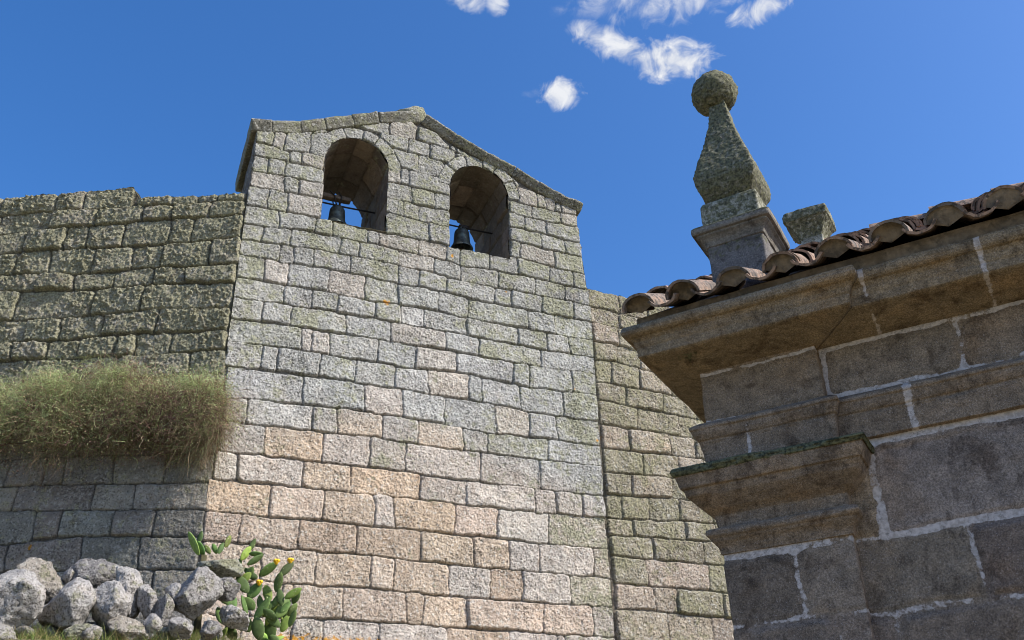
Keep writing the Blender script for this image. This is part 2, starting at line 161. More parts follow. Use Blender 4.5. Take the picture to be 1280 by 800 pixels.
# boulder: position, width, height, roll, tone, label
BOULDERS = [
 ((-4.157, 7.982, 3.646), 0.484, 0.537, 10, 'w', 'big rounded pale boulder cut by the left edge of the picture'),
 ((-4.128, 7.941, 3.319), 0.294, 0.281, 0, 'g', 'half hidden grey boulder below the biggest rounded boulder'),
 ((-4.221, 8.511, 3.936), 0.535, 0.352, 8, 'b', 'boulder with a brown lichen top behind the biggest rounded boulder'),
 ((-3.801, 8.268, 3.632), 0.445, 0.499, 38, 'w', 'slanting pale slab like boulder leaning between two rounder ones'),
 ((-3.835, 8.801, 4.023), 0.437, 0.335, 0, 'd', 'dark faced boulder at the top of the rubble heap'),
 ((-3.459, 8.633, 3.876), 0.213, 0.469, -14, 'w', 'tall narrow boulder with a shaded left flank beside the dark one'),
 ((-3.473, 8.303, 3.651), 0.305, 0.379, -4, 'w', 'upright blocky boulder with vertical cracks below the dark one'),
 ((-4.034, 8.711, 4.034), 0.116, 0.173, 0, 'g', 'little stone wedged between the brown topped and dark boulders'),
 ((-3.285, 8.647, 3.783), 0.177, 0.340, -8, 'w', 'narrow upright stone right of the tall narrow boulder'),
 ((-3.101, 8.609, 3.672), 0.189, 0.336, 6, 'g', 'upright grey stone in front of the crescent shaped stone'),
 ((-3.091, 8.771, 3.829), 0.158, 0.259, -20, 'w', 'slim crescent shaped stone leaning on the knobbly boulder'),
 ((-2.888, 8.735, 3.843), 0.401, 0.444, 6, 'g', 'large knobbly grey boulder beside the prickly pear'),
 ((-2.843, 9.169, 4.192), 0.366, 0.244, 0, 'y', 'squared lichen covered block on top of the knobbly boulder'),
 ((-2.887, 8.472, 3.499), 0.205, 0.178, 25, 'g', 'egg shaped grey stone low in the rubble'),
 ((-2.657, 8.494, 3.471), 0.178, 0.144, -10, 'd', 'small round dark stone at the foot of the prickly pear'),
 ((-3.29, 8.324, 3.446), 0.362, 0.228, 0, 'b', 'rough low boulder with an orange lichen dot on its top'),
 ((-2.584, 9.038, 3.699), 0.264, 0.220, 15, 'w', 'pale block half hidden behind the prickly pear pads'),
 ((-3.621, 8.239, 3.392), 0.331, 0.186, -8, 'y', 'mossy broken boulder at the lower edge below the slanting slab'),
 ((-3.135, 8.436, 3.505), 0.150, 0.177, 0, 'w', 'small pale stone tucked beside the rough low boulder'),
 ((-2.75, 9.093, 3.973), 0.254, 0.194, 0, 'd', 'shaded wedge of stone under the squared lichen block'),
 ((-3.044, 8.523, 3.434), 0.205, 0.151, 10, 'y', 'small stone with moss near the egg shaped stone'),
 ((-3.218, 8.405, 3.33), 0.538, 0.121, 3, 'g', 'long flat slab along the bottom edge of the rubble'),
 ((-2.74, 8.678, 3.391), 0.236, 0.097, 0, 'w', 'flat pale stone in the grass at the bottom edge'),
 ((-3.915, 8.325, 3.417), 0.174, 0.174, 0, 'd', 'dark stone deep in the gap left of the slanting slab'),
 ((-4.097, 8.682, 3.835), 0.185, 0.214, 0, 'd', 'shaded stone behind the slanting slab'),
]
PADS_NEAR = [
 ((-2.764, 9.496, 4.231), (-2.749, 9.512, 4.339), 0.055),
 ((-2.738, 9.479, 4.313), (-2.667, 9.514, 4.449), 0.079),
 ((-2.696, 9.602, 4.443), (-2.655, 9.614, 4.56), 0.056),
 ((-2.527, 9.5, 4.369), (-2.661, 9.491, 4.378), 0.048),
 ((-2.65, 9.411, 4.244), (-2.514, 9.423, 4.339), 0.062),
 ((-2.583, 9.644, 4.194), (-2.439, 9.684, 4.337), 0.088),
 ((-2.383, 9.571, 4.013), (-2.341, 9.521, 4.187), 0.086),
 ((-2.351, 9.541, 4.161), (-2.245, 9.576, 4.31), 0.087),
 ((-2.599, 9.362, 3.96), (-2.712, 9.344, 4.119), 0.107),
 ((-2.674, 9.518, 4.148), (-2.612, 9.481, 4.239), 0.078),
 ((-2.571, 9.545, 4.152), (-2.653, 9.519, 4.171), 0.071),
 ((-2.643, 9.541, 3.951), (-2.536, 9.552, 4.098), 0.109),
 ((-2.444, 9.602, 3.929), (-2.504, 9.616, 4.098), 0.094),
 ((-2.74, 9.322, 4.015), (-2.801, 9.249, 4.112), 0.061),
 ((-2.76, 9.507, 3.832), (-2.847, 9.539, 4.041), 0.116),
 ((-2.79, 9.374, 3.862), (-2.866, 9.346, 3.986), 0.092),
 ((-2.567, 9.536, 3.841), (-2.666, 9.487, 3.939), 0.108),
 ((-2.541, 9.477, 3.729), (-2.418, 9.486, 3.932), 0.107),
 ((-2.308, 9.538, 3.872), (-2.346, 9.541, 4.028), 0.078),
 ((-2.28, 9.525, 3.937), (-2.136, 9.543, 4.031), 0.078),
 ((-2.231, 9.672, 3.917), (-2.17, 9.628, 4.045), 0.079),
 ((-2.362, 9.583, 3.77), (-2.258, 9.637, 3.948), 0.124),
 ((-2.237, 9.538, 3.772), (-2.158, 9.522, 3.88), 0.077),
 ((-2.459, 9.626, 3.706), (-2.358, 9.619, 3.885), 0.116),
 ((-2.65, 9.396, 3.662), (-2.732, 9.364, 3.784), 0.106),
 ((-2.597, 9.559, 3.636), (-2.664, 9.491, 3.773), 0.123),
 ((-2.47, 9.484, 3.543), (-2.521, 9.45, 3.745), 0.129),
 ((-2.397, 9.65, 3.574), (-2.444, 9.631, 3.782), 0.123),
 ((-2.318, 9.676, 3.652), (-2.262, 9.648, 3.797), 0.093),
 ((-2.804, 9.395, 3.681), (-2.882, 9.39, 3.831), 0.091),
 ((-2.725, 9.578, 3.568), (-2.823, 9.543, 3.698), 0.107),
 ((-2.337, 9.489, 3.726), (-2.443, 9.416, 3.81), 0.092),
 ((-2.404, 9.561, 3.857), (-2.32, 9.543, 3.989), 0.078),
 ((-2.599, 9.59, 4.165), (-2.737, 9.594, 4.257), 0.063),
 ((-2.686, 9.385, 4.068), (-2.602, 9.381, 4.157), 0.085),
 ((-2.74, 9.551, 3.66), (-2.845, 9.538, 3.802), 0.050),
 ((-2.872, 9.512, 3.555), (-2.806, 9.512, 3.668), 0.058),
 ((-2.205, 9.494, 3.659), (-2.156, 9.479, 3.812), 0.054),
 ((-2.472, 9.62, 3.556), (-2.562, 9.568, 3.68), 0.086),
 ((-2.443, 9.498, 3.806), (-2.449, 9.486, 3.948), 0.048),
 ((-2.309, 9.553, 3.673), (-2.438, 9.509, 3.789), 0.093),
 ((-2.427, 9.668, 3.546), (-2.538, 9.597, 3.635), 0.097),
 ((-2.284, 9.439, 3.777), (-2.227, 9.507, 3.895), 0.057),
 ((-2.273, 9.693, 3.715), (-2.355, 9.734, 3.878), 0.068),
 ((-2.638, 9.471, 3.627), (-2.724, 9.503, 3.788), 0.094),
 ((-2.449, 9.664, 3.543), (-2.296, 9.667, 3.61), 0.055),
 ((-2.318, 9.644, 3.523), (-2.511, 9.638, 3.55), 0.077),
 ((-2.433, 9.592, 3.776), (-2.394, 9.604, 3.911), 0.050),
 ((-2.292, 9.519, 3.49), (-2.373, 9.479, 3.58), 0.088),
 ((-2.6, 9.421, 3.763), (-2.653, 9.353, 3.928), 0.048),
 ((-2.498, 9.554, 3.827), (-2.359, 9.563, 3.923), 0.064),
 ((-2.309, 9.665, 3.521), (-2.403, 9.586, 3.43), 0.050),
 ((-2.531, 9.636, 3.851), (-2.56, 9.653, 3.995), 0.069),
 ((-2.521, 9.645, 3.809), (-2.408, 9.722, 3.882), 0.099),
 ((-2.322, 9.687, 3.735), (-2.289, 9.705, 3.889), 0.075),
]
PADS_BEHIND = [
 ((-3.179, 9.548, 4.393), (-3.31, 9.535, 4.62), 0.056),
 ((-3.15, 9.605, 4.408), (-3.217, 9.557, 4.534), 0.072),
 ((-3.258, 9.714, 4.557), (-3.245, 9.721, 4.693), 0.049),
 ((-3.114, 9.688, 4.447), (-3.191, 9.718, 4.54), 0.057),
 ((-3.071, 9.76, 4.466), (-3.114, 9.726, 4.557), 0.057),
 ((-3.026, 9.668, 4.439), (-3.007, 9.72, 4.56), 0.057),
 ((-2.993, 9.744, 4.526), (-2.955, 9.791, 4.655), 0.057),
]
FLOWERS = [(-2.402, 9.553, 4.306), (-2.272, 9.584, 4.321), (-2.542, 9.516, 4.093)]

# ------------------------------------------------------------------ noise helpers (numpy)
def _h(ix, iy, seed):
    n = (ix.astype(np.int64) * 374761393 + iy.astype(np.int64) * 668265263 + seed * 1442695041) & 0xFFFFFFFF
    n = ((n ^ (n >> 13)) * 1274126177) & 0xFFFFFFFF
    n = (n ^ (n >> 16)) & 0xFFFFFFFF
    return n / 4294967295.0


def vnoise(x, y, seed=0):
    x0 = np.floor(x); y0 = np.floor(y)
    fx = x - x0; fy = y - y0
    fx = fx * fx * fx * (fx * (fx * 6 - 15) + 10); fy = fy * fy * fy * (fy * (fy * 6 - 15) + 10)
    a = _h(x0, y0, seed); b = _h(x0 + 1, y0, seed); c = _h(x0, y0 + 1, seed); d = _h(x0 + 1, y0 + 1, seed)
    return (a + (b - a) * fx) * (1 - fy) + (c + (d - c) * fx) * fy - 0.5


def fbm(x, y, seed=0, octv=4, gain=0.5):
    out = 0; amp = 1.0
    for o in range(octv):
        out = out + amp * vnoise(x * 2 ** o + 17.3 * o, y * 2 ** o - 9.1 * o, seed + o * 7)
        amp *= gain
    return out


def _h3(ix, iy, iz, seed):
    return _h(ix + iz * 7919, iy + iz * 104729, seed)


def vnoise3(p, seed=0):
    f0 = np.floor(p); f = p - f0
    f = f * f * (3 - 2 * f)
    out = 0
    for dx in (0, 1):
        for dy in (0, 1):
            for dz in (0, 1):
                w = (f[:, 0] if dx else 1 - f[:, 0]) * (f[:, 1] if dy else 1 - f[:, 1]) * (f[:, 2] if dz else 1 - f[:, 2])
                out = out + w * _h3(f0[:, 0] + dx, f0[:, 1] + dy, f0[:, 2] + dz, seed)
    return out - 0.5


def fbm3(p, seed=0, octv=4, gain=0.5):
    out = 0; amp = 1.0
    for o in range(octv):
        out = out + amp * vnoise3(p * 2 ** o + 31.7 * o, seed + 11 * o)
        amp *= gain
    return out


def sstep(a, b, x):
    t = np.clip((x - a) / (b - a), 0, 1)
    return t * t * (3 - 2 * t)


# ------------------------------------------------------------------ object helpers
def empty(name, loc=(0, 0, 0), rotz=0.0):
    o = bpy.data.objects.new(name, None)
    o.location = loc
    o.rotation_euler = (0, 0, rotz)
    o.empty_display_size = 0.2
    COL.objects.link(o)
    return o


def tag(o, label, cat, group=None):
    o['label'] = label
    o['category'] = cat
    if group:
        o['group'] = group
    return o


def mesh_obj(name, verts, faces, mat, parent=None, attrs=None, smooth=True, loc=None, rotz=None):
    """verts (n,3), faces (m,k) array or list of tuples; attrs {name: (n,) or (n,3)}"""
    me = bpy.data.meshes.new(name)
    verts = np.asarray(verts, dtype=np.float32)
    if isinstance(faces, np.ndarray):
        n, k = faces.shape
        me.vertices.add(len(verts)); me.vertices.foreach_set('co', verts.ravel())
        me.loops.add(n * k); me.loops.foreach_set('vertex_index', faces.astype(np.int32).ravel())
        me.polygons.add(n)
        me.polygons.foreach_set('loop_start', np.arange(0, n * k, k, dtype=np.int32))
        me.polygons.foreach_set('loop_total', np.full(n, k, dtype=np.int32))
    else:
        me.from_pydata([tuple(map(float, v)) for v in verts], [], faces)
    for an, av in (attrs or {}).items():
        av = np.asarray(av, dtype=np.float32)
        if av.ndim == 2:
            at = me.attributes.new(an, 'FLOAT_COLOR', 'POINT')
            c = np.ones((len(av), 4), np.float32); c[:, :3] = av
            at.data.foreach_set('color', c.ravel())
        else:
            at = me.attributes.new(an, 'FLOAT', 'POINT')
            at.data.foreach_set('value', av)
    me.update(calc_edges=True)
    me.polygons.foreach_set('use_smooth', np.full(len(me.polygons), smooth))
    me.materials.append(mat)
    o = bpy.data.objects.new(name, me)
    COL.objects.link(o)
    if parent:
        o.parent = parent
    if loc is not None:
        o.location = loc
    if rotz is not None:
        o.rotation_euler = (0, 0, rotz)
    return o


class Buf:
    """collects grids of vertices into one mesh"""
    def __init__(self):
        self.v = []; self.f = []; self.a = {}; self.n = 0

    def grid(self, P, flip=False, closed_u=False, **attrs):
        """P (nu,nv,3)"""
        nu, nv = P.shape[:2]
        idx = np.arange(nu * nv).reshape(nu, nv) + self.n
        if closed_u:
            idx = np.vstack([idx, idx[:1]])
        a = idx[:-1, :-1]; b = idx[1:, :-1]; c = idx[1:, 1:]; d = idx[:-1, 1:]
        q = np.stack([a, b, c, d], -1).reshape(-1, 4)
        if flip:
            q = q[:, ::-1]
        self.v.append(P.reshape(-1, 3)); self.f.append(q)
        for k, val in attrs.items():
            val = np.asarray(val, float)
            if val.ndim == 0 or val.shape == (3,):
                val = np.broadcast_to(val, (nu, nv) + ((3,) if val.shape == (3,) else ()))
            self.a.setdefault(k, []).append(val.reshape(nu * nv, -1).squeeze(-1) if val.shape[-1:] != (3,) or val.ndim == 2 else val.reshape(-1, 3))
        self.n += nu * nv

    def build(self, name, mat, parent=None, smooth=True, **kw):
        at = {k: np.concatenate(v) for k, v in self.a.items()}
        return mesh_obj(name, np.concatenate(self.v), np.concatenate(self.f), mat, parent, at, smooth, **kw)


# ------------------------------------------------------------------ materials
class NT:
    def __init__(self, name):
        self.m = bpy.data.materials.new(name)
        self.m.use_nodes = True
        self.t = self.m.node_tree
        self.b = self.t.nodes['Principled BSDF']
        self.b.inputs['Roughness'].default_value = 0.9
        self.b.inputs['Specular IOR Level'].default_value = 0.25
        self.co = self.t.nodes.new('ShaderNodeTexCoord').outputs['Object']

    def link(self, a, b):
        self.t.links.new(a, b)

    def set(self, sock, v):
        if isinstance(v, (int, float)):
            sock.default_value = v
        elif isinstance(v, (tuple, list)):
            sock.default_value = tuple(v) + ((1,) if len(v) == 3 and len(sock.default_value) == 4 else ())
        else:
            self.link(v, sock)

    def attr(self, name, fac=False):
        n = self.t.nodes.new('ShaderNodeAttribute')
        n.attribute_name = name
        return n.outputs['Fac' if fac else 'Color']

    def noise(self, scale, detail=4, rough=0.5, dist=0.0, vec=None):
        n = self.t.nodes.new('ShaderNodeTexNoise')
        n.inputs['Scale'].default_value = scale
        n.inputs['Detail'].default_value = detail
        n.inputs['Roughness'].default_value = rough
        n.inputs['Distortion'].default_value = dist
        self.link(vec or self.co, n.inputs['Vector'])
        return n.outputs[0]

    def stretch(self, s):
        n = self.t.nodes.new('ShaderNodeMapping')
        n.inputs['Scale'].default_value = s
        self.link(self.co, n.inputs['Vector'])
        return n.outputs[0]

    def ramp(self, v, lo, hi, a=0.0, b=1.0):
        n = self.t.nodes.new('ShaderNodeMapRange')
        n.interpolation_type = 'SMOOTHSTEP'
        self.set(n.inputs['Value'], v)
        for k, x in (('From Min', lo), ('From Max', hi), ('To Min', a), ('To Max', b)):
            self.set(n.inputs[k], x)
        return n.outputs[0]

    def math(self, op, a, b=0.0):
        n = self.t.nodes.new('ShaderNodeMath')
        n.operation = op
        self.set(n.inputs[0], a); self.set(n.inputs[1], b)
        return n.outputs[0]

    def mix(self, f, a, b, mode='MIX'):
        n = self.t.nodes.new('ShaderNodeMix')
        n.data_type = 'RGBA'; n.blend_type = mode
        self.set(n.inputs['Factor'], f); self.set(n.inputs['A'], a); self.set(n.inputs['B'], b)
        return n.outputs['Result']

    def gray(self, v):
        n = self.t.nodes.new('ShaderNodeCombineColor')
        for i in range(3):
            self.set(n.inputs[i], v)
        return n.outputs[0]

    def bump(self, h, strength, dist, prev=None):
        n = self.t.nodes.new('ShaderNodeBump')
        n.inputs['Strength'].default_value = strength
        n.inputs['Distance'].default_value = dist
        self.link(h, n.inputs['Height'])
        if prev:
            self.link(prev, n.inputs['Normal'])
        return n.outputs[0]

    def done(self, col, normal=None, rough=None):
        self.set(self.b.inputs['Base Color'], col)
        if normal:
            self.link(normal, self.b.inputs['Normal'])
        if rough is not None:
            self.set(self.b.inputs['Roughness'], rough)
        return self.m


def granite_old(name, speck=1.0, lichen_a=(.355, .345, .215), lichen_b=(.155, .155, .095), bumpy=0.5, crust=.6):
    """old lichen-grown granite; reads tone (colour), lich, rust, joint per vertex"""
    n = NT(name)
    tone = n.attr('tone'); lich = n.attr('lich', True); rust = n.attr('rust', True); joint = n.attr('joint', True)
    big = n.noise(5.5, 6, .6)
    c = n.mix(1.0, tone, n.gray(n.ramp(big, .3, .72, .78, 1.2)), 'MULTIPLY')
    # warm and cool drift inside each stone
    warm = n.noise(3.1, 5, .6)
    c = n.mix(n.ramp(warm, .52, .75, 0, .35), c, n.mix(1.0, c, (1.12, .93, .74), 'MULTIPLY'))
    streak = n.noise(1.0, 6, .62, .2, n.stretch((11, 11, 3.2)))
    c = n.mix(n.ramp(streak, .56, .74, 0, .5), c, n.mix(1.0, c, (.62, .50, .38), 'MULTIPLY'))
    # pale crust
    pale = n.noise(24, 6, .62, .3)
    c = n.mix(n.ramp(pale, .53, .64, 0, crust), c, (.60, .575, .52))
    # lichen
    lm = n.noise(13, 9, .7, .3)
    lbig = n.noise(2.3, 4, .55)
    lmed = n.noise(7, 6, .65, .5)
    lv = n.math('ADD', n.math('ADD', lm, n.math('MULTIPLY', n.math('SUBTRACT', lbig, .5), .8)), n.math('ADD', n.math('MULTIPLY', n.math('SUBTRACT', lmed, .5), .8), n.math('MULTIPLY', lich, .24)))
    lcol = n.mix(n.ramp(n.noise(38, 4, .6), .35, .65), lichen_b, lichen_a)
    c = n.mix(n.ramp(lv, .64, .80, 0, .72), c, lcol)
    # dark crusty specks
    dk = n.noise(42, 5, .66, .2)
    dk2 = n.noise(75, 4, .65)
    area = n.noise(1.7, 5, .6)
    dv = n.math('ADD', n.math('ADD', dk, n.math('MULTIPLY', n.math('SUBTRACT', dk2, .5), .45)), n.math('MULTIPLY', n.math('SUBTRACT', area, .5), -.30))
    c = n.mix(n.ramp(dv, .38, .455, .92 * speck, 0), c, n.mix(1.0, c, (.17, .165, .155), 'MULTIPLY'))
    # orange lichen
    om = n.noise(24, 7, .7)
    c = n.mix(n.ramp(n.math('ADD', om, n.math('MULTIPLY', rust, .4)), .80, .86, 0, .95), c, (.52, .24, .02))
    c = n.mix(n.math('MULTIPLY', joint, .7), c, (.085, .07, .052))
    b1 = n.bump(n.noise(32, 6, .65), bumpy * 1.3, .04)
    b2 = n.bump(dk2, bumpy, .012, b1)
    return n.done(c, b2, .93)


def granite_dressed(name):
    """close-grained dressed granite of the chapel; tone, mortar, moss per vertex"""
    n = NT(name)
    tone = n.attr('tone'); mortar = n.attr('mortar', True); moss = n.attr('moss', True)
    grain = n.noise(150, 3, .6)
    c = n.mix(1.0, tone, n.gray(n.ramp(grain, .3, .7, .65, 1.4)), 'MULTIPLY')
    c = n.mix(1.0, c, n.gray(n.ramp(n.noise(14, 6, .7), .3, .7, .72, 1.3)), 'MULTIPLY')
    c = n.mix(n.ramp(n.noise(330, 2, .5), .57, .66, 0, .55), c, (.03, .027, .028))
    c = n.mix(n.ramp(n.noise(270, 2, .5, 0, n.stretch((1.1, 1, .93))), .60, .70, 0, .5), c, (.52, .45, .42))
    soot = n.noise(7, 8, .66, .4)
    c = n.mix(n.ramp(soot, .50, .66, 0, .8), c, n.mix(1.0, c, (.34, .31, .29), 'MULTIPLY'))
    soot2 = n.noise(26, 6, .68, .3, n.stretch((1, 1, .5)))
    c = n.mix(n.ramp(soot2, .56, .66, 0, .6), c, n.mix(1.0, c, (.40, .37, .35), 'MULTIPLY'))
    c = n.mix(n.ramp(n.noise(4.2, 5, .6), .50, .72, 0, .55), c, n.mix(1.0, c, (1.15, .98, .78), 'MULTIPLY'))
    mortar = n.math('MULTIPLY', mortar, n.ramp(n.noise(3.4, 5, .65), .34, .58, .45, 1.12))
    mn = n.math('ADD', moss, n.math('MULTIPLY', n.math('SUBTRACT', n.noise(45, 7, .7), .5), 1.1))
    mcol = n.mix(n.ramp(n.noise(70, 6, .7), .36, .64), (.028, .029, .017), (.165, .16, .085))
    c = n.mix(n.ramp(mn, .45, .62, 0, .92), c, mcol)
    mo = n.math('ADD', mortar, n.math('MULTIPLY', n.math('SUBTRACT', n.noise(34, 7, .74), .5), 1.25))
    crack = n.ramp(n.math('ABSOLUTE', n.math('SUBTRACT', n.noise(9, 5, .6), .5)), .0, .012, .55, 0)
    mcolr = n.mix(crack, n.mix(n.ramp(n.noise(60, 5, .65), .35, .65), (.41, .345, .30), (.65, .56, .505)), (.09, .08, .075))
    c = n.mix(n.ramp(mo, .44, .60, 0, .92), c, mcolr)
    b1 = n.bump(n.noise(60, 6, .65), .35, .008)
    b2 = n.bump(grain, .45, .0035, b1)
    return n.done(c, b2, .9)


def tile_mat():
    n = NT('terracotta_tile')
    tone = n.attr('tone')
    c = n.mix(n.ramp(n.noise(9, 6, .65), .42, .62), tone, (.33, .22, .16))
    c = n.mix(n.ramp(n.noise(26, 8, .72), .47, .57, 0, .85), c, (.055, .05, .045))
    c = n.mix(n.ramp(n.noise(42, 6, .7), .60, .68, 0, .8), c, (.50, .47, .42))
    return n.done(c, n.bump(n.noise(80, 5, .7), .5, .004), .9)


def plain(name, base, var=.25, scale=20, rough=.8, metal=0.0, bump=.3, dist=.004, alt=None):
    n = NT(name)
    c = n.mix(1.0, base, n.gray(n.ramp(n.noise(scale, 6, .65), .3, .7, 1 - var, 1 + var)), 'MULTIPLY')
    if alt:
        c = n.mix(n.ramp(n.noise(scale * .7, 6, .65, .3), .50, .64), c, alt)
    n.b.inputs['Metallic'].default_value = metal
    return n.done(c, n.bump(n.noise(scale * 4, 4, .6), bump, dist), rough)


def plant_mat(name, var=.25, dots=False):
    n = NT(name)
    tone = n.attr('tone')
    c = n.mix(1.0, tone, n.gray(n.ramp(n.noise(18, 4, .6), .3, .7, 1 - var, 1 + var)), 'MULTIPLY')
    if dots:
        v = n.t.nodes.new('ShaderNodeTexVoronoi')
        v.inputs['Scale'].default_value = 34
        n.link(n.co, v.inputs['Vector'])
        c = n.mix(n.ramp(v.outputs['Distance'], .10, .17, .9, 0), c, (.42, .38, .24))
    return n.done(c, None, .68 if dots else .75)


M_FACADE = granite_old('facade_granite', 1.0)
M_LEFT = granite_old('mossy_granite', .7, (.56, .53, .33), (.19, .18, .11), 1.2)
M_RIGHT = granite_old('lichen_granite', 1.0, (.37, .345, .20), (.20, .185, .115), .8)
M_VAULT = granite_old('vault_granite', .5, crust=.08)
M_ROCK = granite_old('boulder_granite', .8, (.30, .295, .17), (.17, .165, .10), .9)
M_CHAPEL = granite_dressed('dressed_granite')
M_TILE = tile_mat()
M_BRONZE = plain('bell_bronze', (.085, .10, .095), .4, 14, .55, .75, .3, .003, (.12, .15, .13))
M_IRON = plain('wrought_iron', (.035, .03, .028), .3, 40, .7, .3)
M_WOOD = plain('weathered_wood', (.13, .10, .075), .35, 25, .85)
M_PLANT = plant_mat('plant_skin', .25, True)
M_TWIG = plant_mat('dry_twigs', var=.15)
_t = M_TWIG.node_tree
_tr = _t.nodes.new('ShaderNodeBsdfTranslucent'); _mx = _t.nodes.new('ShaderNodeMixShader'); _mx.inputs[0].default_value = .4
_src = _t.nodes['Principled BSDF'].inputs['Base Color'].links[0].from_socket
_t.links.new(_src, _tr.inputs['Color'])
_t.links.new(_t.nodes['Principled BSDF'].outputs[0], _mx.inputs[1]); _t.links.new(_tr.outputs[0], _mx.inputs[2])
_t.links.new(_mx.outputs[0], _t.nodes['Material Output'].inputs['Surface'])
M_FLOWER = plain('flower_petal', (.82, .46, .02), .15, 60, .6)

TONES = dict(g=(.33, .325, .30), w=(.49, .47, .435), d=(.31, .29, .255), y=(.32, .31, .255), t=(.46, .365, .265),
             o=(.51, .375, .25), p=(.48, .39, .31), b=(.33, .25, .175), m=(.40, .365, .265), k=(.37, .335, .285),
             n=(.33, .29, .215), q=(.41, .345, .265), r=(.15, .122, .095), s=(.19, .15, .115))  # r, s: browns darkened for shade in openings and on the gable end
LICHS = dict(g=.34, w=.05, d=.36, y=.62, t=.03, o=.0, p=.03, b=.05, m=1.15, k=.40, n=.85, q=.55, r=.05, s=.05)


def parse(s):
    out = []
    for st in s.strip().split(';'):
        out.append((st[0], np.array([[float(q) / 1000 for q in p.split(',')] for p in st[1:].split(' ')])))
    return out


def random_stones(rng, u0, u1, z0, z1, ch, sw, kinds):
    out = []; z = z1
    while z > z0:
        h = ch * rng.uniform(.8, 1.2); u = u0 - rng.uniform(0, .3)
        while u < u1:
            w = sw * rng.uniform(.6, 1.5)
            e = min(u + w, u1)
            if e - u > .06:
                out.append((rng.choice(kinds), np.array([[u, z], [e, z], [e, z - h], [u, z - h]])))
            u = e if e < u1 else u1
        z -= h
    return out


def masonry(stones, u0, u1, z0, z1, step, seed, gap=.006, depth=.035, edge=.035, k=.012, warp=.012, pillow=.01,
            rough=(.012, .006, .003), jitter=.010, jit_col=.10, force=0):
    """height field of a stone wall: returns U, Z, H (outwards) and per-vertex attributes"""
    rng = np.random.default_rng(seed)
    nu = int(round((u1 - u0) / step)) + 1; nz = int(round((z1 - z0) / step)) + 1
    us = np.linspace(u0, u1, nu); zs = np.linspace(z0, z1, nz)
    U, Z = np.meshgrid(us, zs, indexing='ij')
    wu = U + warp * (fbm(U * 7, Z * 7, seed, 4, .55)); wz = Z + warp * (fbm(U * 7, Z * 7, seed + 50, 4, .55))
    D = np.full(U.shape, -1.0); ID = np.full(U.shape, -1, int)
    for i, (kind, poly) in enumerate(stones):
        lo = poly.min(0) - .03; hi = poly.max(0) + .03
        i0, i1 = np.searchsorted(us, [lo[0], hi[0]]); j0, j1 = np.searchsorted(zs, [lo[1], hi[1]])
        if i1 <= i0 or j1 <= j0:
            continue
        x = wu[i0:i1, j0:j1]; y = wz[i0:i1, j0:j1]
        nxt = np.roll(poly, -1, 0)
        area = np.sum(poly[:, 0] * nxt[:, 1] - nxt[:, 0] * poly[:, 1])
        sg = 1.0 if area > 0 else -1.0
        acc = 0
        for a, b in zip(poly, nxt):
            e = b - a; L = np.hypot(*e)
            if L < 1e-4:
                continue
            dd = sg * ((e[0] * (y - a[1]) - e[1] * (x - a[0])) / L)
            acc = acc + np.exp(-np.clip(dd, -.4, .6) / k)
        d = -k * np.log(acc) - gap
        better = (d > D[i0:i1, j0:j1]) if i < len(stones) - force else ((d > -.004) & ((ID[i0:i1, j0:j1] < len(stones) - force) | (d > D[i0:i1, j0:j1])))
        D[i0:i1, j0:j1] = np.where(better, d, D[i0:i1, j0:j1])
        ID[i0:i1, j0:j1] = np.where(better, i, ID[i0:i1, j0:j1])
    N = len(stones)
    off = rng.normal(0, jitter, N + 1); tu = rng.normal(0, .02, N + 1); tz = rng.normal(0, .02, N + 1)
    cen = np.array([p.mean(0) for _, p in stones] + [[0, 0]])
    tone = np.array([TONES[kd] for kd, _ in stones] + [(.1, .085, .065)])
    tone = tone * (1 + rng.normal(0, jit_col, (N + 1, 1))) * (1 + rng.normal(0, .012, (N + 1, 3)))
    lich = np.array([LICHS[kd] for kd, _ in stones] + [0.1])
    e = np.clip(D / edge, 0, 1)
    H = -depth * (1 - np.sqrt(np.clip(1 - (1 - e) ** 2, 0, 1)))
    H = np.where(D < 0, -depth, H)
    ins = np.clip(D / .02, 0, 1)
    H = H + ins * (off[ID] + tu[ID] * (U - cen[ID, 0]) + tz[ID] * (Z - cen[ID, 1]) + pillow * np.clip(D / .12, 0, 1))
    sh = (ID * 3.7)
    H = H + (rough[0] * fbm(U * 5 + sh, Z * 5, seed + 3, 3) + rough[1] * fbm(U * 19, Z * 19 + sh, seed + 5, 3, .6)) * (.3 + .7 * ins)
    H = H + rough[2] * fbm(U * 45, Z * 45, seed + 8, 2, .6)
    joint = 1 - sstep(-.005, .003, D)
    T = np.clip(tone[ID], 0.02, .8)
    Lc = lich[ID]
    return U, Z, H, dict(tone=T, lich=Lc, rust=np.zeros(U.shape), joint=joint), ID, D


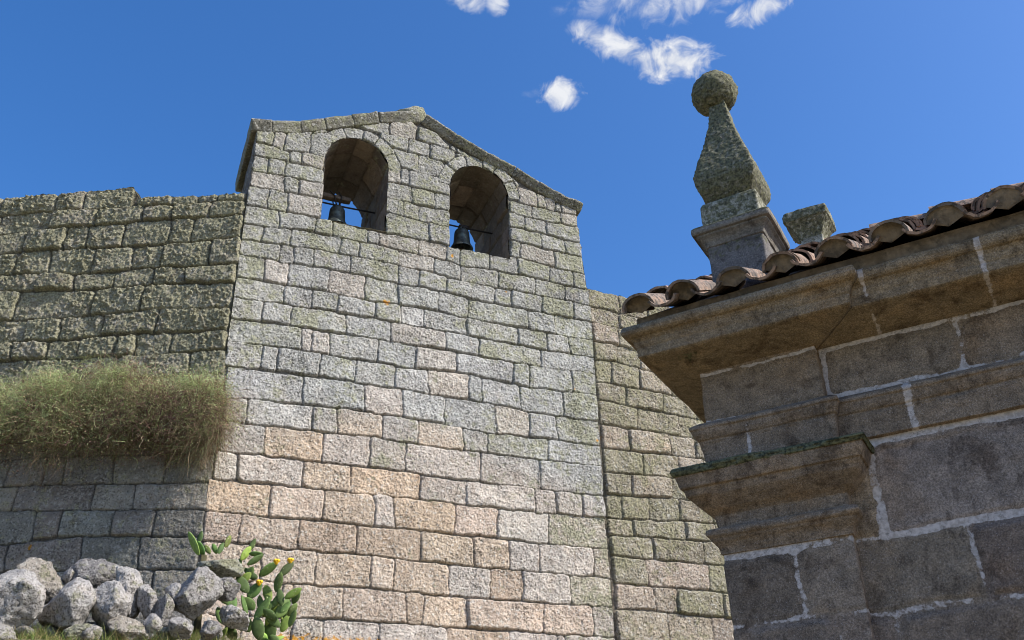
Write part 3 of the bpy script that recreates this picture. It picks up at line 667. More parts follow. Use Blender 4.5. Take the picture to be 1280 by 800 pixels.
def wall_mesh(name, U, Z, H, attrs, mat, parent, keep=None, snap=None, skirt=None, y0=0.0, to3d=None, **kw):
    """turn a masonry height field into a mesh; keep(uc, zc) masks cells, snap moves border vertices,
    skirt(u, z) gives how far a border runs back (0 = none)"""
    nu, nz = U.shape
    uc = (U[:-1, :-1] + U[1:, 1:]) / 2; zc = (Z[:-1, :-1] + Z[1:, 1:]) / 2
    K = np.ones(uc.shape, bool) if keep is None else keep(uc, zc)
    idx = np.arange(nu * nz).reshape(nu, nz)
    q = np.stack([idx[:-1, :-1], idx[1:, :-1], idx[1:, 1:], idx[:-1, 1:]], -1)[K]
    cnt = np.zeros(nu * nz, int)
    np.add.at(cnt, q.ravel(), 1)
    used = cnt > 0
    border = used & (cnt < 4)
    u = U.ravel().copy(); z = Z.ravel().copy()
    if snap is not None:
        bi = np.where(border)[0]
        u[bi], z[bi] = snap(u[bi], z[bi])
    y = y0 - H.ravel()
    at = {k: v.reshape(nu * nz, -1).squeeze() if v.ndim == 2 else v.reshape(-1, 3) for k, v in attrs.items()}
    V = np.stack([u, y, z], -1)
    F = q
    if skirt is not None:
        # border edges run along the grid
        Kp = np.zeros((K.shape[0] + 2, K.shape[1] + 2), bool); Kp[1:-1, 1:-1] = K
        edges = []
        # edges along z at column i (between cells i-1 and i)
        L = Kp[:-1, 1:-1]; Rr = Kp[1:, 1:-1]
        ii, jj = np.where(L != Rr)
        for s in (True, False):
            m = L[ii, jj] == s
            a = idx[ii[m], jj[m]]; b = idx[ii[m], jj[m] + 1]
            edges.append(np.stack([a, b] if s else [b, a], -1))
        L = Kp[1:-1, :-1]; Rr = Kp[1:-1, 1:]
        ii, jj = np.where(L != Rr)
        for s in (True, False):
            m = L[ii, jj] == s
            a = idx[ii[m], jj[m]]; b = idx[ii[m] + 1, jj[m]]
            edges.append(np.stack([b, a] if s else [a, b], -1))
        E = np.concatenate(edges)
        dep = skirt((u[E[:, 0]] + u[E[:, 1]]) / 2, (z[E[:, 0]] + z[E[:, 1]]) / 2)
        E = E[dep > 0]; dep = dep[dep > 0]
        if len(E):
            bv = np.unique(E)
            dv = np.zeros(nu * nz); dv[E[:, 0]] = dep; dv[E[:, 1]] = dep
            layers = [0.02, .10, .25, .5, .75, 1.0]
            prev = np.full(nu * nz, -1); prev[bv] = bv
            nV = [V]; n = len(V); extra = {k: [v] for k, v in at.items()}
            faces = [F]
            for li, l in enumerate(layers):
                cur = np.full(nu * nz, -1); cur[bv] = n + np.arange(len(bv)); n += len(bv)
                pv = V[bv].copy()
                pv[:, 1] = y0 + dv[bv] * l if l > .05 else V[bv][:, 1] + .03
                jt = .018 * fbm(pv[:, 0] * 6 + pv[:, 1] * 5, pv[:, 2] * 6 + l * 9, 77, 3) if l < 1 else 0
                pv[:, 0] += jt; pv[:, 2] += jt
                nV.append(pv)
                for k in extra:
                    extra[k].append(at[k][bv])
                faces.append(np.stack([prev[E[:, 0]], prev[E[:, 1]], cur[E[:, 1]], cur[E[:, 0]]], -1))
                prev = cur
            V = np.concatenate(nV); F = np.concatenate(faces)
            at = {k: np.concatenate(v) for k, v in extra.items()}
            used = np.concatenate([used, np.ones(len(V) - nu * nz, bool)])
    remap = np.cumsum(used) - 1
    V = V[used]; F = remap[F]
    at = {k: v[used] for k, v in at.items()}
    if to3d is not None:
        V = to3d(V)
    return mesh_obj(name, V, F, mat, parent, at, True, **kw)


def bevel_stone(L, W, Hh, seed, res=.03, edge=.02, rough=.008, chamfer=0.0):
    """weathered block centred on x, y with its base at z = 0, as a displaced box; returns V, F"""
    import bmesh
    bm = bmesh.new()
    bmesh.ops.create_cube(bm, size=1.0)
    n = max(2, int(max(L, W, Hh) / res / 2))
    bmesh.ops.subdivide_edges(bm, edges=bm.edges[:], cuts=min(n, 14), use_grid_fill=True)
    V = np.array([v.co for v in bm.verts]); F = np.array([[v.index for v in f.verts] for f in bm.faces])
    bm.free()
    half = np.array([L, W, Hh]) / 2
    P = V * 2 * half
    inner = half - edge
    q = np.clip(P, -inner, inner)
    d = P - q
    ln = np.linalg.norm(d, axis=1, keepdims=True)
    P = np.where(ln > 1e-6, q + d / np.maximum(ln, 1e-6) * np.minimum(ln, edge), P)
    nrm = P / half ** 1.0
    nrm = nrm / np.linalg.norm(nrm, axis=1, keepdims=True)
    P = P + nrm * (rough * 2 * fbm3(P * 9 + seed * 3.1, seed, 4, .55))[:, None]
    P[:, 2] += Hh / 2
    if chamfer:
        t = np.clip(1 - P[:, 2] / (Hh * .75), 0, 1)
        front = P[:, 1] < -W / 2 + chamfer
        P[:, 1] = np.where(front, P[:, 1] + chamfer * t, P[:, 1])
    return P, F


def blob(seed, sx, sy, sz, planes=11, sub=4, rough=.05):
    """boulder: a ball cut by random planes with softened edges"""
    import bmesh
    bm = bmesh.new()
    bmesh.ops.create_icosphere(bm, subdivisions=sub, radius=1.0)
    V = np.array([v.co for v in bm.verts]); F = np.array([[v.index for v in f.verts] for f in bm.faces])
    bm.free()
    rng = np.random.default_rng(seed)
    n = rng.normal(size=(planes, 3)); n /= np.linalg.norm(n, axis=1, keepdims=True)
    d = rng.uniform(.60, .95, planes)
    dots = V @ n.T
    r = np.where(dots > .05, d / np.maximum(dots, .05), 9.0)
    r = np.concatenate([r, np.full((len(V), 1), 1.08)], 1)
    kk = .012
    rr = -kk * np.log(np.sum(np.exp(-np.minimum(r, 3) / kk), 1))
    P = V * rr[:, None]
    P = P * (1 + rough * (1.6 * fbm3(P * 1.8 + seed, seed, 3) + .8 * fbm3(P * 6 + seed, seed + 4, 4, .65)))[:, None]
    P = P * np.array([sx, sy, sz])
    return P, F


# ------------------------------------------------------------------ ground
AZ_F = R(22.8); AZ_L = R(-2.95); AZ_C = math.atan2(-0.4791515, 0.8777322)
OF = np.array([-3.64444, 10.94231, 0.0])        # foot of the corner between the gable and the left wall
CR = np.array([0.82794, 3.91338, 0.0])          # foot of the chapel's front corner
NF = np.array([math.sin(AZ_F), -math.cos(AZ_F)])


def ground_z(x, y):
    w = (x - OF[0]) * NF[0] + (y - OF[1]) * NF[1]
    z = 3.72 - .18 * np.clip(w, -1, 2.6)
    z = z * (1 - sstep(2.6, 5.6, w))
    uu_ = (x - OF[0]) * math.cos(AZ_F) + (y - OF[1]) * math.sin(AZ_F)
    z = z + .06 * np.exp(-((w - 1.95) / .65) ** 2) * (1 - sstep(-.1, .9, uu_))
    return z + .05 * fbm(x * 1.3, y * 1.3, 5, 3) + .03 * fbm(x * 6, y * 6, 9, 2)


def axis(fine0, fine1, fs):
    far = np.array([10, 18, 35, 70, 140, 300, 700, 1500.0])
    return np.concatenate([fine0 - far[::-1], np.arange(fine0, fine1 + fs / 2, fs), fine1 + far])


gx = axis(-9, 10, .11); gy = axis(-4, 16, .11)
GX, GY = np.meshgrid(gx, gy, indexing='ij')
gm = NT('dry_grass_soil')
gc = gm.mix(gm.ramp(gm.noise(1.2, 7, .65), .40, .62), (.27, .215, .13), (.13, .125, .055))
gc = gm.mix(gm.ramp(gm.noise(22, 6, .7), .45, .65, 0, .7), gc, (.26, .215, .15))
M_GROUND = gm.done(gc, gm.bump(gm.noise(30, 8, .7), .8, .04), .95)
gb = Buf(); gb.grid(np.stack([GX, GY, ground_z(GX, GY)], -1))
ground = gb.build('ground', M_GROUND)
ground['kind'] = 'structure'

# ------------------------------------------------------------------ bell gable
T_G = 1.5
ARCH = ((1.515, 10.87, .478, 9.752), (3.465, 10.86, .487, 9.70))     # centre u, springing z, radius, sill z
gl = np.array(GABLE_LINE)
gable = empty('bell_gable', tuple(OF), AZ_F)
tag(gable, 'tall ashlar bell gable with two arched openings under a low pitched stone coping', 'church wall')

rng = random.Random(21)
st = random_stones(rng, 0.0, 5.3, 2.5, 3.70, .36, .55, 'pptwg') + parse(STONES_F)
Ug, Zg, Hg, Ag, IDg, Dg = masonry(st, 0.0, 5.27, 2.6, 12.05, .0105, 11, gap=.0030, depth=.035, edge=.015, k=.013, warp=.024, pillow=.002, rough=(.008, .008, .010), jitter=.007, jit_col=.09, force=12)
warmz = sstep(7.0, 6.0, Zg + .5 * fbm(Ug * 1.1, Zg * 1.1, 141, 3)) if False else 1 - sstep(6.0, 7.0, Zg + .6 * fbm(Ug * 1.1, Zg * 1.1, 141, 3) + .25 * np.maximum(Ug - 3.2, 0))
topz = sstep(8.0, 9.6, Zg + .5 * fbm(Ug * .9, Zg * .9, 145, 3))
region = (1 - warmz)[..., None] * (topz[..., None] * np.array((.262, .252, .226)) + (1 - topz)[..., None] * np.array((.385, .372, .345))) + warmz[..., None] * np.array((.49, .385, .295))
region = region * (1 + .30 * fbm(Ug * 1.4, Zg * 1.4, 143, 4))[..., None]
Ag['tone'] = np.where((Ag['joint'] > .5)[..., None], .6 * Ag['tone'] + .3 * region, (.58 + .2 * topz[..., None]) * region + (.42 - .2 * topz[..., None]) * Ag['tone']) * (1 - warmz[..., None]) + np.where((Ag['joint'] > .5)[..., None], .6 * Ag['tone'] + .3 * region, .5 * Ag['tone'] + .5 * region) * warmz[..., None]
# lichen grows towards the top and the right, orange spots on the lowest courses
Ag['lich'] = np.clip(Ag['lich'] + .12 + .26 * sstep(8.3, 10.6, Zg) + .15 * sstep(3.6, 5.2, Ug) - .30 * (1 - sstep(5.0, 6.6, Zg)) * (1 - sstep(4.0, 4.9, Ug)), 0, 1)
Ag['rust'] = (1 - sstep(3.93, 4.12, Zg)) * sstep(.4, .9, Ug) * (1 - sstep(2.2, 3.0, Ug)) * .86
for cu, cz, cr in ((2.05, 8.56, .09), (4.92, 7.66, .035), (5.22, 6.9, .04), (3.02, 9.55, .05), (3.87, 9.1, .035), (5.2, 3.93, .2)):
    Ag['rust'] = np.maximum(Ag['rust'], np.exp(-((Ug - cu) ** 2 + (Zg - cz) ** 2) / cr ** 2) * 1.0)


def in_open(u, z, g=0.0):
    m = np.zeros(np.shape(u), bool)
    for cu, cz, r, sill in ARCH:
        m |= ((z >= cz) & ((u - cu) ** 2 + (z - cz) ** 2 < (r + g) ** 2)) | ((z < cz) & (z > sill - g) & (np.abs(u - cu) < r + g))
    return m


def right_edge(z):
    return 5.27 - .12 * sstep(8.9, 11.0, z)


def keep_g(u, z):
    return (~in_open(u, z)) & (z < np.interp(u, gl[:, 0], gl[:, 1])) & (u < right_edge(z))


def snap_g(u, z):
    u = u.copy(); z = z.copy()
    for cu, cz, r, sill in ARCH:
        near = in_open(u, z, .02)
        sel = near & (np.abs(u - cu) < r + .03)
        up = sel & (z >= cz)
        d = np.hypot(u - cu, z - cz); s = r / np.maximum(d, 1e-6)
        nu_ = cu + (u - cu) * s; nz_ = cz + (z - cz) * s
        u = np.where(up, nu_, u); z = np.where(up, nz_, z)
        low = sel & (z < cz)
        du = np.abs(np.abs(u - cu) - r); dz = np.abs(z - sill)
        side = low & (du <= dz)
        u = np.where(side, cu + np.sign(u - cu) * r, u)
        z = np.where(low & ~side, sill, z)
    top = np.interp(u, gl[:, 0], gl[:, 1])
    z = np.where(np.abs(z - top) < .03, top, z)
    re = right_edge(z)
    u = np.where(np.abs(u - re) < .02, re, u)
    return u, z


def skirt_g(u, z):
    d = np.where(in_open(u, z, .06), 0.0, T_G)
    d = np.where(u < .01, np.where(z > 9.6, 0.0, .4), d)
    return np.where(z < 2.65, 0.0, d)


wall_mesh('wall', Ug, Zg, Hg, Ag, M_FACADE, gable, keep_g, snap_g, skirt_g)

# end face of the gable, its shade deepened by darker stone tones
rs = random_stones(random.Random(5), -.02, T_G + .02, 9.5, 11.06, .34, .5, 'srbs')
Ue, Ze, He, Ae, _, _ = masonry(rs, 0.0, T_G, 9.5, 11.06, .018, 15)
wall_mesh('end_wall', Ue, Ze, He * .6, Ae, M_FACADE, gable, None, None, None,
          to3d=lambda V: np.stack([V[:, 1] + .008, T_G - V[:, 0] + .0, V[:, 2]], -1))
# back face
bk = Buf()
uu = np.linspace(0, 5.15, 120); zz = np.linspace(2.6, 12.0, 140)
BU, BZ = np.meshgrid(uu, zz, indexing='ij')
V = np.stack([BU, np.full(BU.shape, T_G), BZ], -1)
uc = (BU[:-1, :-1] + BU[1:, 1:]) / 2; zc = (BZ[:-1, :-1] + BZ[1:, 1:]) / 2
Kb = ~in_open(uc, zc, .03) & (zc < np.interp(uc, gl[:, 0], gl[:, 1]) - .02)
idb = np.arange(BU.size).reshape(BU.shape)
qb = np.stack([idb[:-1, 1:], idb[1:, 1:], idb[1:, :-1], idb[:-1, :-1]], -1)[Kb]
mesh_obj('back_wall', V.reshape(-1, 3), qb, M_FACADE, gable,
         dict(tone=np.tile((.34, .33, .3), (BU.size, 1)), lich=np.full(BU.size, .3), rust=np.zeros(BU.size), joint=np.zeros(BU.size)))

# lining of each opening: jambs and barrel vault, coursed like the photo's long vault stones
for ai, (cu, cz, r, sill) in enumerate(ARCH):
    hj = cz - sill
    Ls = 2 * hj + math.pi * r
    rr_ = random.Random(31 + ai)
    cells = []
    s = 0.0
    while s < Ls:
        h = rr_.uniform(.26, .36); h = min(h, Ls - s); t = -rr_.uniform(0, .3)
        while t < T_G:
            w = rr_.uniform(.4, .75)
            cells.append((rr_.choice('rrs'), np.array([[t, s], [t + w, s], [t + w, s + h], [t, s + h]])))  # dark brown kinds deepen the shade inside the opening
            t += w
        s += h
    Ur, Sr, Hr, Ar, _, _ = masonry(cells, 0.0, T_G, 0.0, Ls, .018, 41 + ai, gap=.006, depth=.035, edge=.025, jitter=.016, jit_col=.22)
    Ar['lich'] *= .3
    s_ = Sr
    left = s_ < hj; right = s_ > hj + math.pi * r
    ang = math.pi - (s_ - hj) / r
    off = -.002 - Hr * .8
    x = np.where(left, cu - r - off, np.where(right, cu + r + off, cu + (r + off) * np.cos(ang)))
    z = np.where(left, sill + s_, np.where(right, sill + Ls - s_, cz + (r + off) * np.sin(ang)))
    b = Buf()
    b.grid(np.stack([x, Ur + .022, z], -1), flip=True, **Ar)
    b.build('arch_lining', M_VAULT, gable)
    # sill slab
    su, sy = np.meshgrid(np.linspace(cu - r - .02, cu + r + .02, 50), np.linspace(0.0, T_G, 70), indexing='ij')
    b = Buf()
    b.grid(np.stack([su, sy, sill - .012 + .016 * fbm(su * 7, sy * 7, 3, 3)], -1), tone=np.array((.36, .34, .28)), lich=np.full(su.shape, .5), rust=np.zeros(su.shape), joint=np.zeros(su.shape))
    b.build('sill', M_FACADE, gable)

# coping stones along both rakes
rr_ = random.Random(8)


def coping(u_a, u_b, th, proj, seed):
    za = np.interp(u_a, gl[:, 0], gl[:, 1]); zb = np.interp(u_b, gl[:, 0], gl[:, 1])
    L = math.hypot(u_b - u_a, zb - za); a = math.atan2(zb - za, u_b - u_a)
    W = T_G + 2 * proj
    P, F = bevel_stone(L + .012, W, th, seed, .035, .022, .010, proj * .9)
    c, s = math.cos(a), math.sin(a)
    x = P[:, 0] * c - P[:, 2] * s; z = P[:, 0] * s + P[:, 2] * c
    V = np.stack([(u_a + u_b) / 2 + x, T_G / 2 + P[:, 1], (za + zb) / 2 + z - .035], -1)
    n = len(V)
    tn = np.tile(np.array((.20, .19, .155)) * rr_.uniform(.8, 1.15), (n, 1))
    mesh_obj('coping_stone', V, F, M_FACADE, gable, dict(tone=tn, lich=np.full(n, .75), rust=np.zeros(n), joint=np.zeros(n)))


for k, (a, b) in enumerate(zip([-.07, .22, .66, 1.02, 1.43, 1.82, ], [.22, .66, 1.02, 1.43, 1.82, 2.47])):
    coping(a, b, .185, .07, 100 + k)
for k, (a, b) in enumerate(zip([2.49, 3.0, 3.52, 4.02, 4.42, 4.86], [3.0, 3.52, 4.02, 4.42, 4.86, 5.22])):
    coping(a, b, .15, .09, 120 + k)
P, F = blob(55, .30, .42, .20, 9, 4, .10)
mesh_obj('apex_stone', P + np.array([2.42, .28, 12.20]), F, M_FACADE, gable,
         dict(tone=np.tile((.28, .27, .2), (len(P), 1)), lich=np.full(len(P), .85), rust=np.zeros(len(P)), joint=np.zeros(len(P))))


# ------------------------------------------------------------------ the two flanking walls
def line_top(tab, seed, amp):
    t = np.array(tab)
    return lambda u: np.interp(u, t[:, 0], t[:, 1]) + amp * fbm(u * 4.5, u * 0 + 3.3, seed, 4, .6)


topL = line_top([(-12, 10.05)] + LEFT_TOP + [(.1, 9.95)], 61, .045)
st = parse(STONES_L)
st += random_stones(random.Random(2), -7.0, -3.75, 6.4, 10.1, .38, .75, 'm') + random_stones(random.Random(3), -7.0, -3.6, 3.4, 6.4, .36, .6, 'dk')
st += random_stones(random.Random(4), -3.7, .0, 2.6, 3.55, .36, .6, 'dk')
Ul, Zl, Hl, Al, IDl, Dl = masonry(st, -7.0, 0.02, 2.6, 10.3, .0125, 23, gap=.0055, depth=.055, edge=.026, k=.014, warp=.024, pillow=.005,
                                  rough=(.014, .009, .010), jitter=.016)
up = sstep(6.0, 6.7, Zl)
crust = .030 * np.maximum(fbm(Ul * 24, Zl * 24, 71, 3, .65) + .05, 0) * (.5 + 1.2 * sstep(-.25, .25, fbm(Ul * 3, Zl * 3, 75, 3))) + .010 * fbm(Ul * 40, Zl * 40, 73, 2)
Hl = Hl + up * crust * (1 - Al['joint']) * 1.0 - (1 - up) * (Hl + .035) * .0
# the lower courses are smoother
Hs = masonry(st, -7.0, 0.02, 2.6, 10.3, .0125, 23, gap=.005, depth=.035, edge=.02, k=.010, warp=.016, pillow=.005, rough=(.010, .009, .007), jitter=.008)[2]
Hl = Hl * up + Hs * (1 - up)
Al['rust'] = np.exp(-((Ul + 2.02) ** 2 * 1.6 + (Zl - 4.97) ** 2) / .07 ** 2) * .9
left_wall = wall_mesh('stone_wall', Ul, Zl, Hl, Al, M_LEFT, None, lambda u, z: z < topL(u),
                      lambda u, z: (u, np.where(np.abs(z - topL(u)) < .05, topL(u), z)),
                      lambda u, z: np.where((z < 2.7) | (u > 0.0), 0.0, .95), loc=tuple(OF), rotz=AZ_L)
tag(left_wall, 'rough lichen crusted wall with a stepped top, left of the bell gable', 'wall')

topR = line_top([(5.0, 9.5)] + RIGHT_TOP + [(12, 9.3)], 62, .03)
st = parse(STONES_P)
st += random_stones(random.Random(6), 7.55, 10.2, 2.6, 9.45, .38, .6, 'nq') + random_stones(random.Random(7), 5.27, 7.6, 2.6, 3.72, .38, .6, 'nq')
Up, Zp, Hp, Ap, _, _ = masonry(st, 5.16, 10.2, 2.6, 9.6, .0125, 33, gap=.004, depth=.036, edge=.022, k=.010, warp=.020, pillow=.005, rough=(.012, .012, .011), jitter=.010)
Ap['rust'] = np.exp(-((Up - 5.33) ** 2 + (Zp - 6.98) ** 2) / .05 ** 2)
right_wall = wall_mesh('stone_wall', Up, Zp, Hp, Ap, M_RIGHT, None, lambda u, z: z < topR(u),
                       lambda u, z: (u, np.where(np.abs(z - topR(u)) < .04, topR(u), z)),
                       lambda u, z: np.where((z < 2.7) | (u < 5.2), 0.0, .95), y0=.05, loc=tuple(OF), rotz=AZ_F)
tag(right_wall, 'olive tinged ashlar wall running from the bell gable behind the tiled chapel', 'wall')


# ------------------------------------------------------------------ bells
def lathe(prof, seg=40, center=(0, 0, 0)):
    prof = np.array(prof)
    a = np.linspace(0, 2 * math.pi, seg, endpoint=False)
    P = np.stack([prof[None, :, 0] * np.cos(a)[:, None], prof[None, :, 0] * np.sin(a)[:, None], np.broadcast_to(prof[None, :, 1], (seg, len(prof)))], -1)
    return P + np.array(center)


def tube(pts, rad, seg=10):
    pts = np.array(pts, float); rad = np.broadcast_to(rad, (len(pts),))
    tan = np.gradient(pts, axis=0); tan /= np.linalg.norm(tan, axis=1, keepdims=True)
    ref = np.array([0, 0, 1.0]) if abs(tan[0, 2]) < .8 else np.array([1.0, 0, 0])
    n1 = np.cross(tan, ref); n1 /= np.linalg.norm(n1, axis=1, keepdims=True); n2 = np.cross(tan, n1)
    a = np.linspace(0, 2 * math.pi, seg, endpoint=False)
    return pts[None] + rad[None, :, None] * (np.cos(a)[:, None, None] * n1[None] + np.sin(a)[:, None, None] * n2[None])


def add_tube(b, pts, rad, seg=10):
    pts = np.array(pts, float)
    rad = np.broadcast_to(rad, (len(pts),)).astype(float)
    pts = np.concatenate([pts[:1], pts, pts[-1:]]) + 0
    rad = np.concatenate([[1e-4], rad, [1e-4]])
    pts[0] -= (pts[2] - pts[1]) * 1e-3; pts[-1] += (pts[-2] - pts[-3]) * 1e-3
    b.grid(tube(pts, rad, seg), closed_u=True)


def make_bell(name, label, u, y, ztop, hgt, rb, bar_z, u0, u1, wood, strap_tilt):
    root = empty(name, (OF[0] + math.cos(AZ_F) * u - math.sin(AZ_F) * y, OF[1] + math.sin(AZ_F) * u + math.cos(AZ_F) * y, ztop - hgt), AZ_F)
    tag(root, label, 'bell', 'bells hanging in the gable')
    prof = [(1.0, 0), (1.02, .03), (.99, .07), (.88, .16), (.80, .25), (.795, .262), (.765, .275), (.735, .42), (.715, .60), (.712, .612), (.70, .62), (.69, .76), (.655, .86), (.56, .94), (.38, .985), (.12, 1.0), (.001, 1.0)]
    inner = [(.001, .90), (.4, .88), (.53, .8), (.56, .6), (.66, .3), (.88, .04), (1.0, 0)]
    b = Buf(); b.grid(lathe([(p * rb, q * hgt) for p, q in inner + prof]), closed_u=True)
    b.build('bell_body', M_BRONZE, root)
    b = Buf()
    for dx in (-1, 1):
        th = np.linspace(0, math.pi, 9)
        for pts in ([(dx * .022, .04 * math.cos(t), hgt - .01 + .07 * math.sin(t)) for t in th], [(.04 * math.cos(t), dx * .022, hgt - .01 + .07 * math.sin(t)) for t in th]):
            b = Buf(); add_tube(b, pts, .013, 8); b.build('crown_loop', M_BRONZE, root)
    b = Buf()
    add_tube(b, [(0, 0, hgt * .88), (.01, .0, hgt * .3), (.012, 0, hgt * .05)], [.010, .012, .014], 8)
    b.grid(lathe([(.001, -.05), (.02, -.045), (.033, -.02), (.036, .0), (.03, .025), (.012, .045), (.001, .05)], 16, (.012, 0, hgt * .03)), closed_u=True)
    b.build('clapper', M_IRON, root)
    zb = bar_z - (ztop - hgt)
    b = Buf()
    add_tube(b, [(u0 - u - .03, 0, zb), ((u0 + u1) / 2 - u, .004, zb - .006), (u1 - u + .03, 0, zb)], .014, 10)
    b.build('axle_bar', M_IRON, root)
    if wood:
        P, F = bevel_stone(.50, .11, .075, 5, .03, .015, .004)
        mesh_obj('yoke', P + np.array([-.06, .0, zb + .085]), F, M_WOOD, root)
        for dx in (-.09, .05):
            for sy in (-1, 1):
                b = Buf(); add_tube(b, [(dx * .35, sy * .06, zb - .05), (dx * .8, sy * .07, zb + .12), (dx + strap_tilt, sy * .06, zb + .20)], .011, 8)
                b.build('hanger_strap', M_IRON, root)
    else:
        P, F = bevel_stone(.17, .09, .06, 6, .03, .015, .004)
        mesh_obj('yoke', P + np.array([.03, 0, zb - .035]), F, M_IRON, root)
    return root


make_bell('church_bell', 'dark bell with a wooden yoke and iron straps in the left opening of the gable', 1.395, .70, 10.50, .36, .172, 10.545, ARCH[0][0] - ARCH[0][2], ARCH[0][0] + ARCH[0][2], True, -.06)
make_bell('church_bell', 'dark bell showing its flared rim in the right opening of the gable', 3.415, .70, 10.565, .375, .178, 10.62, ARCH[1][0] - ARCH[1][2], ARCH[1][0] + ARCH[1][2], False, 0)

# ------------------------------------------------------------------ chapel with tiled roof
chapel = empty('chapel', tuple(CR), AZ_C)
tag(chapel, 'small granite chapel with moulded cornice, corner pilaster and clay tiled roof', 'chapel')
DEP = 3.70; REC = .05; XR = 4.2
CT = dict(a=(.232, .172, .122), b=(.245, .178, .118), c=(.245, .186, .145), e=(.245, .176, .112), f=(.182, .135, .10))
TONES.update(A=CT['a'], B=CT['b'], C=CT['c'], E=CT['e'], F=CT['f'])
LICHS.update(A=0, B=0, C=0, E=0, F=0)


def rect(k, x0, x1, z0, z1):
    return (k, np.array([[x0, z0], [x1, z0], [x1, z1], [x0, z1]]))


def ashlar(name, stones, u0, u1, z0, z1, step, seed, y, gap=.013, to3d=None, edge_relief=.004):
    U, Z, H, A, ID, D = masonry(stones, u0, u1, z0, z1, step, seed, gap=gap, depth=edge_relief, edge=.012, k=.008, warp=.016, pillow=.0,
                                rough=(.005, .003, .0015), jitter=.0015, jit_col=.06)
    gapmask = (1 - sstep(-.012, .006, D)) * (.62 + .38 * sstep(2.45, 2.75, Z))
    at = dict(tone=A['tone'], mortar=gapmask * .85, moss=np.zeros(U.shape))
    return wall_mesh(name, U, Z, H, at, M_CHAPEL, chapel, y0=y, to3d=to3d)


main = [rect('E', .40, .527, 3.27, 3.60), rect('B', .527, 1.06, 3.275, 3.495), rect('E', 1.065, 1.75, 3.275, 3.495), rect('B', 1.75, 2.6, 3.275, 3.495), rect('E', 2.6, 4.3, 3.275, 3.495),
        rect('E', .40, .618, 2.67, 3.045), rect('C', .640, 1.72, 2.680, 3.040), rect('A', 1.72, 2.8, 2.672, 3.058), rect('C', 2.8, 4.3, 2.672, 3.058),
        rect('A', .40, .916, 2.395, 2.668), rect('F', .92, 1.6, 2.392, 2.668), rect('A', 1.6, 2.4, 2.392, 2.668), rect('F', 2.4, 4.3, 2.392, 2.668),
        rect('F', .40, .604, 2.06, 2.388), rect('F', .608, 1.4, 2.06, 2.386), rect('A', 1.4, 2.3, 2.06, 2.386), rect('F', 2.3, 4.3, 2.06, 2.386)]
rr_ = random.Random(12)
z = 2.055
while z > -.2:
    u = .3
    while u < 4.3:
        w = rr_.uniform(.5, .95); main.append(rect(rr_.choice('AFC'), u, u + w, z - .36, z)); u += w
    z -= .365
main.append(rect('B', .3, 4.3, 3.50, 3.9))
main.append(rect('B', .3, 4.3, 3.06, 3.272))
ashlar('wall', main, .40, 2.0, 1.9, 3.7, .0065, 91, REC)
ashlar('wall', main, 2.0, XR, 1.9, 3.7, .03, 92, REC)
ashlar('wall', main, .40, XR, -.1, 1.9, .03, 93, REC)
pil = [rect('E', -.1, .62, 3.262, 3.49), rect('B', -.1, .62, 3.49, 3.6), rect('E', -.1, .62, 2.69, 3.262), rect('F', -.1, .284, 2.402, 2.668), rect('A', .289, .62, 2.402, 2.668),
       rect('F', -.1, .4, 2.05, 2.398), rect('A', .4, .62, 2.05, 2.398)]
z = 2.045
while z > -.2:
    pil.append(rect('F' if int(z * 10) % 2 else 'A', -.1, .62, z - .36, z)); z -= .365


def pilaster_wrap(V):
    """bend the flat strip round the left edge, front and right return of the pilaster"""
    x = V[:, 0]; h = V[:, 1]
    e = .515
    X = np.where(x < 0, 0 + h, np.where(x > e, e - h, x))
    Y = np.where(x < 0, -x, np.where(x > e, x - e, h))
    cr_l = (x >= 0) & (x < .004)
    return np.stack([X, Y, V[:, 2]], -1)


ashlar('pilaster', pil, -.12, .515 + REC + .01, 1.9, 3.7, .0065, 95, 0.0, to3d=pilaster_wrap, edge_relief=.003)
ashlar('pilaster', pil, -.12, .515 + REC + .01, -.1, 1.9, .03, 96, 0.0, to3d=pilaster_wrap, edge_relief=.003)
# gable front of the chapel (turned away from the camera) and the plain back and far sides
b = Buf()
for P4 in ([(.03, DEP, -.1), (.03, .05, -.1), (.03, .05, 3.72), (.03, DEP, 3.72)], [(XR, REC, -.1), (XR, DEP, -.1), (XR, DEP, 3.72), (XR, REC, 3.72)], [(XR, DEP, -.1), (.03, DEP, -.1), (.03, DEP, 3.72), (XR, DEP, 3.72)]):
    a = np.array(P4, float); s, t = np.meshgrid(np.linspace(0, 1, 30), np.linspace(0, 1, 30), indexing='ij')
    G = ((1 - s) * (1 - t))[..., None] * a[0] + (s * (1 - t))[..., None] * a[1] + (s * t)[..., None] * a[2] + ((1 - s) * t)[..., None] * a[3]
    b.grid(G, tone=np.array(CT['a']), mortar=np.zeros(s.shape), moss=np.zeros(s.shape))
SL = math.tan(R(31.6)); EZ = 3.742; EY = -.25
RY = DEP / 2
RZ = EZ + (RY - EY) * SL
for X in (.03, XR):
    a = np.array([(X, .05, 3.70), (X, DEP - .05, 3.70), (X, RY + .02, RZ - .12), (X, RY - .02, RZ - .12)])
    s, t = np.meshgrid(np.linspace(0, 1, 20), np.linspace(0, 1, 20), indexing='ij')
    G = ((1 - s) * (1 - t))[..., None] * a[0] + (s * (1 - t))[..., None] * a[1] + (s * t)[..., None] * a[2] + ((1 - s) * t)[..., None] * a[3]
    b.grid(G, tone=np.array(CT['a']), mortar=np.zeros(s.shape), moss=np.zeros(s.shape))
b.build('gable_wall', M_CHAPEL, chapel)


